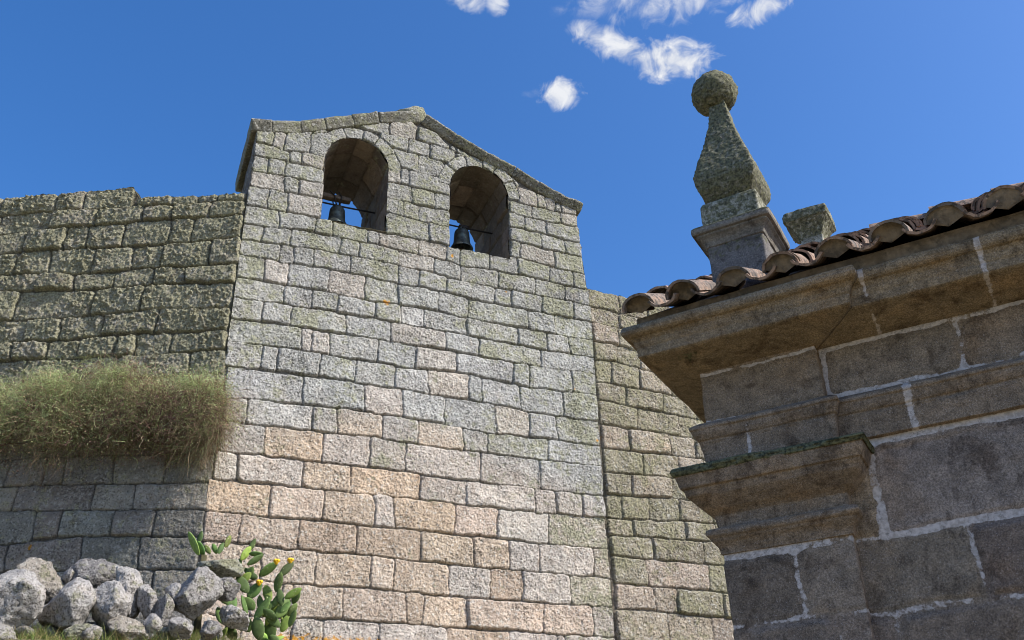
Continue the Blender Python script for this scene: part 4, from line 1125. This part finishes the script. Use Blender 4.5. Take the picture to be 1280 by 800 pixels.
def resample(prof, step):
    prof = np.array(prof, float)
    d = np.concatenate([[0], np.cumsum(np.hypot(*np.diff(prof, axis=0).T))])
    n = max(2, int(d[-1] / step))
    t = np.unique(np.concatenate([np.linspace(0, d[-1], n), d]))
    return np.stack([np.interp(t, d, prof[:, 0]), np.interp(t, d, prof[:, 1])], -1)


def sweep(name, path, prof, tone, seed, joints=(), moss=None, wear=.006, step=.022, pstep=.012, x_end=None, parent=None, mat=None):
    """run a moulding profile (projection, z) along a plan path; outside is to the right of travel"""
    path = np.array(path, float)
    pr = resample(prof, pstep)
    seg = np.diff(path, axis=0); L = np.hypot(*seg.T); d = seg / L[:, None]
    nrm = np.stack([d[:, 1], -d[:, 0]], -1)
    vn = [nrm[0]]
    for i in range(1, len(path) - 1):
        m = nrm[i - 1] + nrm[i]
        vn.append(m / max(1e-6, (m @ nrm[i])) if abs(m @ nrm[i]) > 1e-6 else nrm[i])
    vn.append(nrm[-1])
    vn = np.array(vn)
    B, S, O = [], [], []
    s0 = 0
    for i in range(len(seg)):
        fine = step if (path[i].max() < 2.2 and path[i + 1][1] < 1.0) or i >= 1 else .06
        n = max(2, int(L[i] / fine) + 1)
        t = np.linspace(0, 1, n)
        if n > 4:   # keep the arrises crisp: extra rows next to the corners
            t = np.unique(np.concatenate([t, [.004 / L[i] * 1.0, 1 - .004 / L[i]]]))
        if i:
            t = t[1:]
        B.append(path[i] + seg[i] * t[:, None]); O.append(vn[i] * (1 - t)[:, None] + vn[i + 1] * t[:, None] if n <= 4 else
                 np.where((t < 1e-9)[:, None], vn[i], np.where((t > 1 - 1e-9)[:, None], vn[i + 1], nrm[i] + (vn[i] - nrm[i]) * 0)))
        S.append(s0 + t * L[i]); s0 += L[i]
    B = np.concatenate(B); O = np.concatenate(O); S = np.concatenate(S)
    # points near a corner must slide along the wall, so clip the mitre
    Pp = pr[None, :, 0]
    ss = S[:, None]; kk = np.arange(len(pr))[None, :] * pstep
    w = wear * fbm(ss * 7 + 0 * kk, kk * 7 + 0 * ss, seed, 4, .55) + wear * .5 * fbm(ss * 34, kk * 34, seed + 3, 2)
    p = Pp + w
    X = B[:, None, 0] + O[:, None, 0] * p; Y = B[:, None, 1] + O[:, None, 1] * p
    Zc = np.broadcast_to(pr[None, :, 1], X.shape) + .4 * wear * fbm(ss * 5, kk * 5 + 9, seed + 9, 3)
    mo = np.zeros(X.shape)
    for j, wd in joints:
        mo = np.maximum(mo, np.exp(-((X - j - .04 * (Zc - pr[:, 1].min())) ** 2) / wd ** 2) * (np.abs(Y) < 1) * .95)
    ms = np.zeros(X.shape) if moss is None else moss(X, Y, Zc, np.broadcast_to(Pp, X.shape))
    tn = np.array(tone)[None, None, :] * (1 + .10 * fbm(X * 1.3 + Zc, Y * 1.3 + Zc, seed + 5, 2))[..., None]
    b = Buf()
    b.grid(np.stack([X, Y, Zc], -1), flip=True, tone=tn, mortar=mo, moss=ms)
    return b.build(name, mat or M_CHAPEL, parent or chapel)


def plan(pr_):
    """plan path with room for the mitres: back of the gable front, corner, pilaster edge, set-back, far end"""
    return [(0.0, DEP), (0.0, 0.0), (.515, 0.0), (.515, REC), (XR, REC)]


corn = [(-.02, 3.503), (.012, 3.506), (.09, 3.522), (.19, 3.545), (.198, 3.549), (.203, 3.553), (.206, 3.586), (.206, 3.590), (.211, 3.600), (.216, 3.622), (.226, 3.637), (.238, 3.641), (.248, 3.650), (.253, 3.665), (.251, 3.681), (.243, 3.693), (.228, 3.700), (.19, 3.712), (.0, 3.725), (-.05, 3.725)]
sweep('cornice', plan(0), corn, (.25, .183, .112), 201, ((.772, .011), (1.215, .010), (1.75, .01)),
      lambda X, Y, Z, P: .55 * np.exp(-((P - .13) / .07) ** 2) * (Z < 3.56) * (.55 + .45 * np.clip(1 - X * 1.6, 0, 1)) * (.3 + .7 * sstep(-.2, .25, fbm(X * 5, P * 9, 3, 3))) * (1 - sstep(.35, .7, X)) + .08 * (P < .2), wear=.006, pstep=.007)
string = [(-.02, 3.268), (.004, 3.264), (.018, 3.258), (.048, 3.238), (.056, 3.232), (.057, 3.219), (.050, 3.214), (.049, 3.208), (.045, 3.193), (.036, 3.175), (.030, 3.171), (.029, 3.160), (.022, 3.104), (.020, 3.066), (-.02, 3.062)]
sweep('string_course', plan(0), string, (.225, .163, .11), 203, ((.184, .011), (.826, .017), (1.62, .01)), wear=.006, pstep=.008)
cap = [(-.02, 3.060), (.03, 3.052), (.09, 3.034), (.122, 3.022), (.128, 3.012), (.124, 2.998), (.112, 2.958), (.108, 2.950), (.100, 2.948), (.098, 2.940), (.090, 2.918), (.068, 2.894), (.045, 2.872), (.022, 2.856), (.012, 2.846), (.009, 2.80), (.010, 2.792),
       (.032, 2.788), (.046, 2.780), (.050, 2.770), (.049, 2.760), (.043, 2.752), (.036, 2.748), (.030, 2.738), (.020, 2.728), (.010, 2.712), (.006, 2.70), (.003, 2.686), (-.02, 2.682)]
sweep('capital', [(0.0, 1.0), (0.0, 0.0), (.515, 0.0), (.515, REC + .01)], cap, (.225, .163, .11), 205, (), lambda X, Y, Z, P: 1.05 * sstep(3.006, 3.018, Z) + .25 * sstep(2.97, 3.0, Z), wear=.007, pstep=.008)

mossp = [(.095, 3.026), (.108, 3.038), (.120, 3.039), (.130, 3.031), (.133, 3.020), (.131, 3.008), (.126, 3.003), (.120, 3.008)]
sweep('moss', [(0.0, 1.0), (0.0, 0.0), (.515, 0.0), (.515, REC + .01)], mossp, (.06, .06, .03), 209, (), lambda X, Y, Z, P: np.full(X.shape, 1.0), wear=.020, step=.010, pstep=.005)

# tiled roof: under tiles and cover tiles, each row lapping the one below
rb = Buf(); pb = Buf()
rng = np.random.default_rng(77)
cs, sn = math.cos(R(31.6)), math.sin(R(31.6))


def roof_pt(u, t, n, side=1):
    y = EY + t * cs - n * sn
    z_ = EZ + t * sn + n * cs
    y = y if side == 1 else DEP - y
    return np.stack([u, y, z_], -1)


def add_tile(uc, t0, cover, side, tone):
    Lt = min(.43, slope_len + .03 - t0); nseg = 9; na = 11
    a = np.linspace(-1.66, 1.66, na) if cover else np.linspace(-1.12, 1.12, na)
    tt = np.linspace(0, 1, nseg)
    th = .011
    du, dt, dn = rng.normal(0, .005), rng.normal(0, .010), rng.normal(0, .003)
    skew = rng.normal(0, .012)
    wob = rng.normal(0, .0015, (na, 1))
    shells = []
    for inner in (0, 1):
        A, Tt = np.meshgrid(a, tt, indexing='ij')
        k_ = (1 - .16 * Tt) if cover else (.86 + .14 * Tt)
        k2 = -th * inner if cover else th * inner
        if cover:
            nn = .028 - .026 * Tt + (.064 * k_ + k2) * np.cos(A)
            uu = uc + du + skew * (Tt - .5) + (.078 * k_ + k2) * np.sin(A)
        else:
            nn = .066 - .026 * Tt - (.066 * k_ + k2) * np.cos(A)
            uu = uc + du + skew * (Tt - .5) + (.074 * k_ + k2) * np.sin(A)
        shells.append(roof_pt(uu, t0 + dt + Tt * Lt, nn + dn + wob, side))
    O, I = shells
    f = (side == 1)
    n_ = O.shape[0] * O.shape[1]
    tn = np.tile(np.array(tone), (n_, 1)).reshape(O.shape)
    tn2 = tn
    rb.grid(O, flip=not f if cover else f, tone=tn); rb.grid(I, flip=f if cover else not f, tone=tn2)
    # lower and upper rim
    rb.grid(np.stack([O[:, 0], I[:, 0]], 1), flip=f, tone=np.tile(np.array(tone), (O.shape[0] * 2, 1)).reshape(O.shape[0], 2, 3))
    rb.grid(np.stack([O[:, -1], I[:, -1]], 1), flip=not f, tone=np.tile(np.array(tone), (O.shape[0] * 2, 1)).reshape(O.shape[0], 2, 3))
    for e in (0, -1):
        rb.grid(np.stack([O[e, :], I[e, :]], 1), tone=np.tile(np.array(tone), (O.shape[1] * 2, 1)).reshape(O.shape[1], 2, 3))


slope_len = (RY - EY) / cs
rows_n = int(slope_len / .33) + 1
for side in (1, -1):
    for i in range(0, 21):
        uc = -.155 + .2165 * i
        for k in range(rows_n):
            t0 = k * .33
            if t0 > slope_len - .08:
                continue
            if side == 1 and k >= 1 and .03 < uc < .42 and t0 < 1.0 and t0 + .3 > .35:
                if .06 < uc < .40 and .28 < t0 < .75:
                    continue
            base = np.array((.40, .27, .20)) if rng.random() < .6 else np.array((.28, .215, .175))
            base = base * rng.uniform(.75, 1.2)
            add_tile(uc + .108, t0 - .02 if k == 0 else t0, False, side, base * .95)
            base = np.array((.32, .215, .16)) * rng.uniform(.7, 1.2) if k else (np.array((.17, .14, .12)) if rng.random() < .6 else np.array((.27, .18, .13))) * rng.uniform(.75, 1.25)
            add_tile(uc, t0, True, side, base)
            if k == 0:      # mortar packed into the mouth of the first cover tile
                A, S = np.meshgrid(np.linspace(-1.55, 1.55, 13), np.linspace(0, 1, 5), indexing='ij')
                pb.grid(roof_pt(uc + .074 * np.sin(A) * S, .018 + .012 * (1 - S) + .006 * fbm(A * 2, S * 2 + i, 5, 2), -.004 + (.030 + .060 * np.cos(A)) * S, side), flip=side == 1)
# ridge tiles
for k in range(12):
    A, Tt = np.meshgrid(np.linspace(-1.5, 1.5, 11), np.linspace(0, 1, 6), indexing='ij')
    r = .115 - .018 * Tt
    rb.grid(np.stack([-.02 + .36 * k + Tt * .44, RY + r * np.sin(A), RZ + .02 - .03 * Tt + r * np.cos(A) * .8], -1), flip=True,
            tone=np.tile(np.array((.25, .16, .11)) * rng.uniform(.8, 1.2), (66, 1)).reshape(11, 6, 3))
roof = rb.build('roof', M_TILE, chapel)
# boarding and bed under the tiles
b = Buf()
for side in (1, -1):
    uu, tt = np.meshgrid(np.linspace(-.20, XR, 60), np.linspace(.06, slope_len, 30), indexing='ij')
    b.grid(roof_pt(uu, tt, -.028 + .012 * fbm(uu * 9, tt * 9, 4, 3), side), flip=side == -1, tone=np.array((.1, .085, .07)))
    uu, tt = np.meshgrid(np.linspace(-.20, XR, 60), np.linspace(0, 1, 6), indexing='ij')
    yy = EY + .062 + .03 * tt + .012 * fbm(uu * 9, tt * 9, 14, 3); zz_ = 3.755 - .075 * tt
    b.grid(np.stack([uu, yy if side == 1 else DEP - yy, zz_], -1), flip=side == -1, tone=np.array((.12, .10, .08)))
    yy, tt = np.meshgrid(np.linspace(EY + .06, RY, 40), np.linspace(0, 1, 6), indexing='ij')
    b.grid(np.stack([np.full(yy.shape, -.195) + .03 * tt, yy if side == 1 else DEP - yy, (EZ + (yy - EY) * SL - .03) * (1 - tt) + tt * np.maximum(3.66, EZ + (yy - EY) * SL - .16)], -1), flip=side == 1, tone=np.array((.14, .115, .09)))
b.a = {}
M_BED = plain('lime_mortar_old', (.21, .165, .12), .35, 18, .95, 0, .5, .006, (.11, .09, .07))
b.build('roof_bed', M_BED, roof)
pb.build('mortar_packing', M_BED, roof)['kind'] = 'stuff'


# ------------------------------------------------------------------ corner pinnacle and ridge pedestal
def square_sweep(name, root, prof, tone, seed, moss, wear=.006, round_=.008, nside=40, mat=None, bump=0.0):
    """four sided solid from (half width, z) pairs, weathered; closed at both ends"""
    pr = resample(prof, .006)
    side = np.linspace(-1, 1, nside, endpoint=False)
    ring = np.concatenate([np.stack([side, np.full(nside, -1.0)], -1), np.stack([np.full(nside, 1.0), side], -1),
                           np.stack([-side, np.full(nside, 1.0)], -1), np.stack([np.full(nside, -1.0), -side], -1)])
    ring = ring / (np.sum(np.abs(ring) ** 26, 1) ** (1 / 26))[:, None]
    P = ring[:, None, :] * pr[None, :, 0:1]
    P = np.concatenate([P, np.broadcast_to(pr[None, :, 1:2], P.shape[:2] + (1,))], -1)
    sh = P.shape
    flat = P.reshape(-1, 3)
    w = wear * fbm3(flat * 14 + seed, seed, 4, .6) + bump * np.maximum(fbm3(flat * 75 + seed, seed + 7, 3, .6), -.1)
    nn = np.concatenate([np.repeat(ring, len(pr), 0), np.zeros((len(flat), 1))], 1)
    flat = flat + nn * w[:, None]
    flat[:, 2] += .5 * wear * fbm3(flat * 9 + 5, seed + 2, 2)
    P = flat.reshape(sh)
    b = Buf()
    ms = np.full(P.shape[:2], moss) if not callable(moss) else moss(P)
    b.grid(P, closed_u=True, tone=np.array(tone), mortar=np.zeros(P.shape[:2]), moss=ms)
    for e, fl in ((0, True), (-1, False)):
        c = np.broadcast_to(P[:, e].mean(0), P[:, e].shape)
        b.grid(np.stack([P[:, e], c], 1), flip=fl, closed_u=True, tone=np.array(tone), mortar=np.zeros((P.shape[0], 2)), moss=np.full((P.shape[0], 2), float(np.mean(ms))))
    return b.build(name, mat or M_CHAPEL, root)


def chapel_world(x, y, z):
    c, s = math.cos(AZ_C), math.sin(AZ_C)
    return (CR[0] + c * x - s * y, CR[1] + s * x + c * y, z)


pin = empty('stone_pinnacle', chapel_world(.222, .275, 3.72), AZ_C)
tag(pin, 'lichen covered obelisk pinnacle crowned by a stone ball on the chapel corner', 'pinnacle')
z0 = 3.72
ST = (.15, .138, .13)
square_sweep('die', pin, [(.139, 0), (.140, .25), (.139, .515)], (.135, .125, .12), 301, lambda P: .27 + .22 * sstep(.3, .5, P[..., 2]), .004)
square_sweep('cap_moulding', pin, [(.137, .500), (.144, .503), (.147, .515), (.152, .528), (.163, .542), (.174, .550), (.178, .553), (.178, .562), (.192, .565), (.197, .575), (.197, .596), (.190, .604), (.15, .612), (.12, .613)], (.185, .17, .145), 303, lambda P: .36 + .4 * sstep(.585, .60, P[..., 2]), .004)
square_sweep('block', pin, [(.142, .605), (.146, .63), (.146, .74), (.138, .762), (.11, .768), (.05, .770)], (.30, .29, .23), 305, .56, .003, bump=.003)
square_sweep('obelisk', pin, [(.070, .765), (.090, .772), (.115, .800), (.142, .845), (.156, .89), (.157, .925), (.149, .965), (.127, 1.045), (.099, 1.14), (.077, 1.235), (.061, 1.30), (.052, 1.35), (.047, 1.40), (.040, 1.47)], (.19, .18, .135), 307, .60, .004, bump=.007)
import bmesh as _bm
bmx = _bm.new(); _bm.ops.create_icosphere(bmx, subdivisions=5, radius=1.0)
V = np.array([v.co for v in bmx.verts]); F = np.array([[v.index for v in f.verts] for f in bmx.faces]); bmx.free()
V = V * (.122 + .008 * fbm3(V * 3, 5, 3) + .012 * np.maximum(fbm3(V * 9, 8, 4, .6), -.05))[:, None] * np.array((1, 1, 1.02)) + np.array((-.012, 0, 1.552))
mesh_obj('ball', V, F, M_CHAPEL, pin, dict(tone=np.tile((.19, .18, .13), (len(V), 1)), mortar=np.zeros(len(V)), moss=np.full(len(V), .62)))

ped = empty('stone_pedestal', chapel_world(.342, 1.80, 4.79), AZ_C)
tag(ped, 'squat flared stone pedestal standing alone on the roof ridge behind the pinnacle', 'pedestal')
square_sweep('die', ped, [(.072, 0), (.070, .30), (.072, .335)], (.33, .32, .26), 311, .45, .008)
square_sweep('cap_slab', ped, [(.071, .33), (.076, .355), (.090, .39), (.112, .425), (.133, .452), (.140, .458), (.142, .50), (.138, .522), (.12, .53), (.05, .533)], (.30, .29, .22), 313, .60, .009, bump=.006)

# ------------------------------------------------------------------ boulders of the rubble heap
BT = dict(w=(.47, .44, .41), g=(.38, .355, .33), b=(.36, .32, .27), d=(.24, .225, .215), y=(.33, .32, .25))
BL = dict(w=.10, g=.15, b=.28, d=.12, y=.72)
for k, (pos, w, h, roll, tone, label) in enumerate(BOULDERS):
    dep = (w + h) / 2 * .55
    P, F = blob(400 + k * 13, w / 2 * 1.1, dep * 1.1, h / 2 * 1.06, 11 + k % 4, 5 if w > .18 else 4, .11)
    a = R(roll)
    x = P[:, 0] * math.cos(a) + P[:, 2] * math.sin(a); z = -P[:, 0] * math.sin(a) + P[:, 2] * math.cos(a)
    P = np.stack([x, P[:, 1], z], -1)
    n = len(P)
    # face the heap down the slope
    rot = math.atan2(pos[0], pos[1])
    rust = np.full(n, .42 if tone == 'b' else .12) * (P[:, 2] > h * .1)
    o = mesh_obj('boulder', P, F, M_ROCK, None, dict(tone=np.tile(BT[tone], (n, 1)), lich=np.full(n, BL[tone]), rust=rust, joint=np.zeros(n)), True,
                 loc=(pos[0] + dep * .5 * math.sin(rot), pos[1] + dep * .5 * math.cos(rot), pos[2] - .03), rotz=-rot)
    tag(o, label, 'boulder', 'boulders of the rubble heap')


rng = np.random.default_rng(91)
for k in range(34):
    w_ = rng.uniform(1.55, 2.55); u_ = rng.uniform(-2.6, .35)
    x = OF[0] + math.cos(AZ_F) * u_ + NF[0] * w_; y = OF[1] + math.sin(AZ_F) * u_ + NF[1] * w_
    sz = rng.uniform(.04, .095)
    P, F = blob(700 + k, sz * rng.uniform(.8, 1.4), sz * rng.uniform(.8, 1.3), sz * rng.uniform(.6, 1), 10, 3, .10)
    n = len(P); tone = np.array(BT['wgbdg'[k % 5]]) * rng.uniform(.8, 1.1)
    o = mesh_obj('stone_chip', P, F, M_ROCK, None, dict(tone=np.tile(tone, (n, 1)), lich=np.full(n, .2), rust=np.zeros(n), joint=np.zeros(n)), True,
                 loc=(x, y, float(ground_z(np.array(x), np.array(y))) + rng.uniform(.0, .10)), rotz=rng.uniform(0, 6))
    tag(o, 'small loose stone lying in the soil among the boulders of the heap', 'stone', 'small loose stones of the rubble heap')


# ------------------------------------------------------------------ prickly pears
def pad_mesh(base, tip, width, seed):
    rng = np.random.default_rng(seed)
    base = np.array(base); tip = np.array(tip)
    ax = tip - base; L = np.linalg.norm(ax) * 1.06; ax = ax / np.linalg.norm(ax)
    wid = max(width * 1.0, rng.uniform(.38, .56) * L)
    tilt = math.acos(min(1, width / wid)) * rng.choice([-1, 1]) + rng.normal(0, .15)
    view = base - np.array((0, 0, 1.6)); view /= np.linalg.norm(view)
    right = np.cross(ax, view); right /= np.linalg.norm(right); nrm = np.cross(right, ax)
    r2 = right * math.cos(tilt) + nrm * math.sin(tilt); n2 = np.cross(r2, ax)
    t = np.linspace(0, 1, 13); a = np.linspace(0, 2 * math.pi, 18, endpoint=False)
    half = wid / 2 * np.sin(np.pi * np.clip(t, 0, 1) ** .8) ** .62 * (.82 + .3 * t)
    half[0] = .010; half[-1] = .002
    thick = .011 * np.sin(np.pi * t) ** .5 + .003
    bend = rng.normal(0, .06) * L
    P = (base[None, None] + ax * (t * L)[None, :, None] + n2 * (bend * t ** 2)[None, :, None]
         + r2 * (half[None, :] * np.cos(a)[:, None])[..., None] + n2 * (thick[None, :] * np.sin(a)[:, None])[..., None])
    g = np.array((.088, .135, .038)) * rng.uniform(.6, 1.4) * (1 + rng.normal(0, .06, 3))
    if rng.random() < .25:
        g = g * np.array((2.3, 2.0, 1.5))
    dots = []
    for _ in range(int(18 + 40 * L)):
        tt = rng.uniform(.15, .95); s = rng.uniform(-.8, .8); f = rng.choice([-1, 1])
        hw = np.interp(tt, t, half); tk = np.interp(tt, t, thick)
        dots.append(base + ax * tt * L + n2 * (bend * tt ** 2) + r2 * hw * s + n2 * f * tk * math.sqrt(1 - s * s))
    return P, g, dots


def cactus(name, label, pads, seed):
    c0 = np.mean([p[0] for p in pads], 0)
    foot = np.array([c0[0], c0[1], float(ground_z(np.array(c0[0]), np.array(c0[1])))])
    root = empty(name, tuple(foot))
    tag(root, label, 'cactus')
    for k, (bs, tp, w) in enumerate(pads):
        P, g, dots = pad_mesh(bs, tp, w, seed + k)
        b = Buf(); b.grid(P - foot, closed_u=True, tone=g)
        o = b.build('pad', M_PLANT, root)
    # woody foot reaching the soil
    b = Buf()
    rng = np.random.default_rng(seed)
    for k in range(5):
        s = np.array(min(pads, key=lambda p: p[0][2] + rng.uniform(0, .35))[0]) - foot
        add_tube(b, [s, s * np.array((.7, .7, .5)), s * np.array((.4, .4, 0)) - np.array((0, 0, .08))], [.03, .035, .045], 8)
    b.a['tone'] = [np.tile((.13, .115, .06), (b.n, 1))]
    b.build('stem', M_PLANT, root)
    return root


pear = cactus('prickly_pear', 'bushy prickly pear with orange flowers at the foot of the ashlar gable', PADS_NEAR, 500)
cactus('prickly_pear', 'small prickly pear with slim pads poking up behind the squared lichen block', PADS_BEHIND, 600)
pf = np.array(pear.location)
for f in FLOWERS:
    b = Buf()
    rng = np.random.default_rng(int(f[2] * 1000))
    for k in range(10):
        a = k * 2.4; r = .014 + .012 * (k / 10)
        c = np.array((math.cos(a) * r, math.sin(a) * r, .012))
        Q = lathe([(.001, -.014), (.011, -.008), (.013, .0), (.010, .010), (.001, .016)], 8, c)
        b.grid(Q, closed_u=True)
    b.grid(lathe([(.001, -.03), (.014, -.022), (.022, -.004), (.024, .008), (.001, .012)], 12), closed_u=True)
    b.build('flower', M_FLOWER, pear, loc=tuple(np.array(f) - pf))


# ------------------------------------------------------------------ strands: shrub and grass
def strands(roots, dirs, lens, width, droop, seg, tone, seed, curl=.25):
    """flat tapering blades; returns V, F, tone per vertex"""
    rng = np.random.default_rng(seed)
    n = len(roots)
    d = dirs / np.linalg.norm(dirs, axis=1, keepdims=True)
    p = roots.copy()
    side = np.cross(d, rng.normal(size=(n, 3))); side /= np.linalg.norm(side, axis=1, keepdims=True)
    V = np.zeros((n, seg + 1, 2, 3))
    for s in range(seg + 1):
        t = s / seg
        w = width * (1 - .75 * t)
        V[:, s, 0] = p - side * w[:, None] / 2; V[:, s, 1] = p + side * w[:, None] / 2
        d = d + rng.normal(0, curl, (n, 3)) / seg + np.array([0, 0, -1.0]) * (droop / seg)[:, None]
        d /= np.linalg.norm(d, axis=1, keepdims=True)
        p = p + d * (lens / seg)[:, None]
    idx = np.arange(n * (seg + 1) * 2).reshape(n, seg + 1, 2)
    F = np.stack([idx[:, :-1, 0], idx[:, :-1, 1], idx[:, 1:, 1], idx[:, 1:, 0]], -1).reshape(-1, 4)
    T = np.repeat(tone[:, None, :], (seg + 1) * 2, 1).reshape(-1, 3)
    return V.reshape(-1, 3), F, T


rng = np.random.default_rng(9)
shrub = empty('shrub', (OF[0] - 1.2 * math.cos(AZ_L), OF[1] - 1.2 * math.sin(AZ_L), 6.5), AZ_L)
tag(shrub, 'wide dry shrub of grey green and brown twigs growing out of the left wall', 'shrub')
# clumps along the wall; x along the wall, y towards the camera is negative
parts = []
stems = []
NCL = 170
for c in range(NCL):
    u = rng.uniform(-3.6, 1.34)                     # relative to the shrub's origin at u = -1.2
    z = rng.uniform(-.42, .42)
    z += .30 * float(fbm(np.array(u * 1.1), np.array(.3), 55, 2))
    out = rng.uniform(.02, .42)
    if u > .9:
        z = rng.uniform(-.30, .30); out = rng.uniform(.1, .40)
    n = int(rng.uniform(260, 460))
    if z < -.15:
        n = int(n * .6)
    base = np.array((u, -out, z))
    main_d = np.array((rng.normal(.15, .5), -.75 - rng.uniform(0, .5), .15 + z * 1.5 + rng.normal(0, .3)))
    roots = base + rng.normal(0, 1, (n, 3)) * np.array((.13, .07, .09))
    roots[:, 1] = np.minimum(roots[:, 1], -.01)
    dirs = main_d * .25 + rng.normal(0, .9, (n, 3))
    lens = rng.uniform(.08, .30, n)
    droop = rng.uniform(-.2, .6, n) + (.5 if z < -.1 else 0)
    pick = rng.random()
    hgt = np.clip((z + .42) / .84 + rng.normal(0, .25), 0, 1)
    green = np.array((.46, .52, .25)); olive = np.array((.33, .37, .15)); brown = np.array((.27, .16, .12)); straw = np.array((.54, .40, .25)); dark = np.array((.13, .075, .07))
    pal = np.stack([green, olive, brown, straw, dark])
    if hgt > .62:
        pr = [.58, .24, .05, .10, .03]
    elif hgt > .3:
        pr = [.24, .27, .22, .15, .12]
    else:
        pr = [.10, .30, .26, .10, .24]
    if pick < .22:
        pr = [.12, .24, .32, .10, .22]
    if u > .5 and z < .2:
        pr = [.08, .26, .34, .06, .26]
    tone = pal[rng.choice(5, n, p=pr)] * rng.uniform(.5, 1.5, (n, 1))
    parts.append(strands(roots, dirs, lens, rng.uniform(.003, .0075, n), droop, 5, tone, 900 + c, 2.2))
# tiny leaves and dry husks
nq = 45000
u = rng.uniform(-3.7, 1.36, nq); zq = np.clip(rng.normal(0, .30, nq), -.62, .55); oq = .04 + np.abs(rng.normal(.28, .2, nq)) * (1 - .5 * np.abs(zq))
c = np.stack([u, -oq, zq + .10 * fbm(u * 2.5, zq * 2.5, 31, 3)], -1)
a1 = rng.normal(size=(nq, 3)); a1 /= np.linalg.norm(a1, axis=1, keepdims=True)
a2 = np.cross(a1, rng.normal(size=(nq, 3))); a2 /= np.linalg.norm(a2, axis=1, keepdims=True)
sz = rng.uniform(.006, .015, (nq, 1))
Vq = np.stack([c - a1 * sz, c + a2 * sz * .4, c + a1 * sz, c - a2 * sz * .4], 1).reshape(-1, 3)
Fq = np.arange(nq * 4).reshape(nq, 4)
up_ = np.clip(.5 + zq + .9 * fbm(u * 2.2, zq * 3, 33, 3), 0, 1)
pal = np.array(((.42, .47, .24), (.29, .32, .14), (.54, .40, .25), (.24, .13, .10)))
pk = np.where(rng.random(nq) < up_, rng.choice([0, 0, 1, 2], nq), rng.choice([1, 3, 3, 2], nq))
parts.append((Vq, Fq, np.repeat(pal[pk] * rng.uniform(.75, 1.25, (nq, 1)), 4, 0)))
# drooping sprays that hang below
for (u, z, n, L) in ((1.20, -.28, 340, .72), (1.34, -.1, 220, .5), (-.75, -.4, 170, .34), (-.45, -.45, 90, .28), (-1.7, -.4, 90, .3)):
    roots = np.array((u, -.30, z - .12)) + rng.normal(0, 1, (n, 3)) * np.array((.13, .08, .12))
    dirs = np.array((.0, -.3, -.7)) + rng.normal(0, .6, (n, 3))
    tone = np.stack([np.array((.15, .16, .07)), np.array((.20, .13, .08)), np.array((.30, .21, .13))])[rng.choice(3, n, p=[.4, .35, .25])] * rng.uniform(.75, 1.25, (n, 1))
    parts.append(strands(roots, dirs, rng.uniform(.4, 1, n) * L, rng.uniform(.003, .005, n), rng.uniform(.3, 1.2, n), 4, tone, 1100 + int(u * 100)))


def merge(parts):
    V = []; F = []; T = []; k = 0
    for v, f, t in parts:
        V.append(v); F.append(f + k); T.append(t); k += len(v)
    return np.concatenate(V), np.concatenate(F), np.concatenate(T)


V, F, T = merge(parts)
mesh_obj('foliage', V, F, M_TWIG, shrub, dict(tone=T), False)
b = Buf()
for k in range(26):
    u = rng.uniform(-3.2, 1.0); z = rng.uniform(-.25, .15)
    p0 = np.array((u, .10, z)); d = np.array((rng.normal(.2, .5), -rng.uniform(.3, .6), rng.normal(.05, .2)))
    add_tube(b, [p0, p0 + d * .5 + np.array((0, 0, .05)), p0 + d], [.016, .011, .005], 6)
b.a['tone'] = [np.tile((.14, .10, .07), (b.n, 1))]
b.build('stem', M_TWIG, shrub)

# grass between the heap, the cactus and the wall
rng = np.random.default_rng(19)
parts = []


def tufts(u, w, n, L, tones, spread=.06):
    x = OF[0] + math.cos(AZ_F) * u + NF[0] * w; y = OF[1] + math.sin(AZ_F) * u + NF[1] * w
    roots = np.stack([x + rng.normal(0, spread, n), y + rng.normal(0, spread, n), np.zeros(n)], -1)
    roots[:, 2] = ground_z(roots[:, 0], roots[:, 1]) - .01
    dirs = np.array((0, 0, 1.0)) + rng.normal(0, .4, (n, 3)) * np.array((1, 1, .3))
    tone = np.array(tones)[rng.integers(0, len(tones), n)] * rng.uniform(.75, 1.25, (n, 1))
    parts.append(strands(roots, dirs, rng.uniform(.4, 1, n) * L, rng.uniform(.003, .007, n), rng.uniform(.2, 1.4, n), 4, tone, int(rng.integers(1e6))))


GT = [(.13, .19, .045), (.22, .24, .07), (.35, .29, .13)]
for k in range(260):
    u = rng.uniform(-.6, 2.6); tufts(u, rng.uniform(.02, 1.6), 40, rng.uniform(.08, .24), GT)
for k in range(520):
    u = rng.uniform(-3.4, .3); tufts(u, rng.uniform(1.3, 2.7), 40, rng.uniform(.06, .2), GT)
for k in range(120):
    tufts(rng.uniform(2.4, 6), rng.uniform(.02, 1.5), 30, rng.uniform(.06, .16), GT)
V, F, T = merge(parts)
grass = mesh_obj('grass', V, F, M_TWIG, None, dict(tone=T), False)
grass['kind'] = 'stuff'
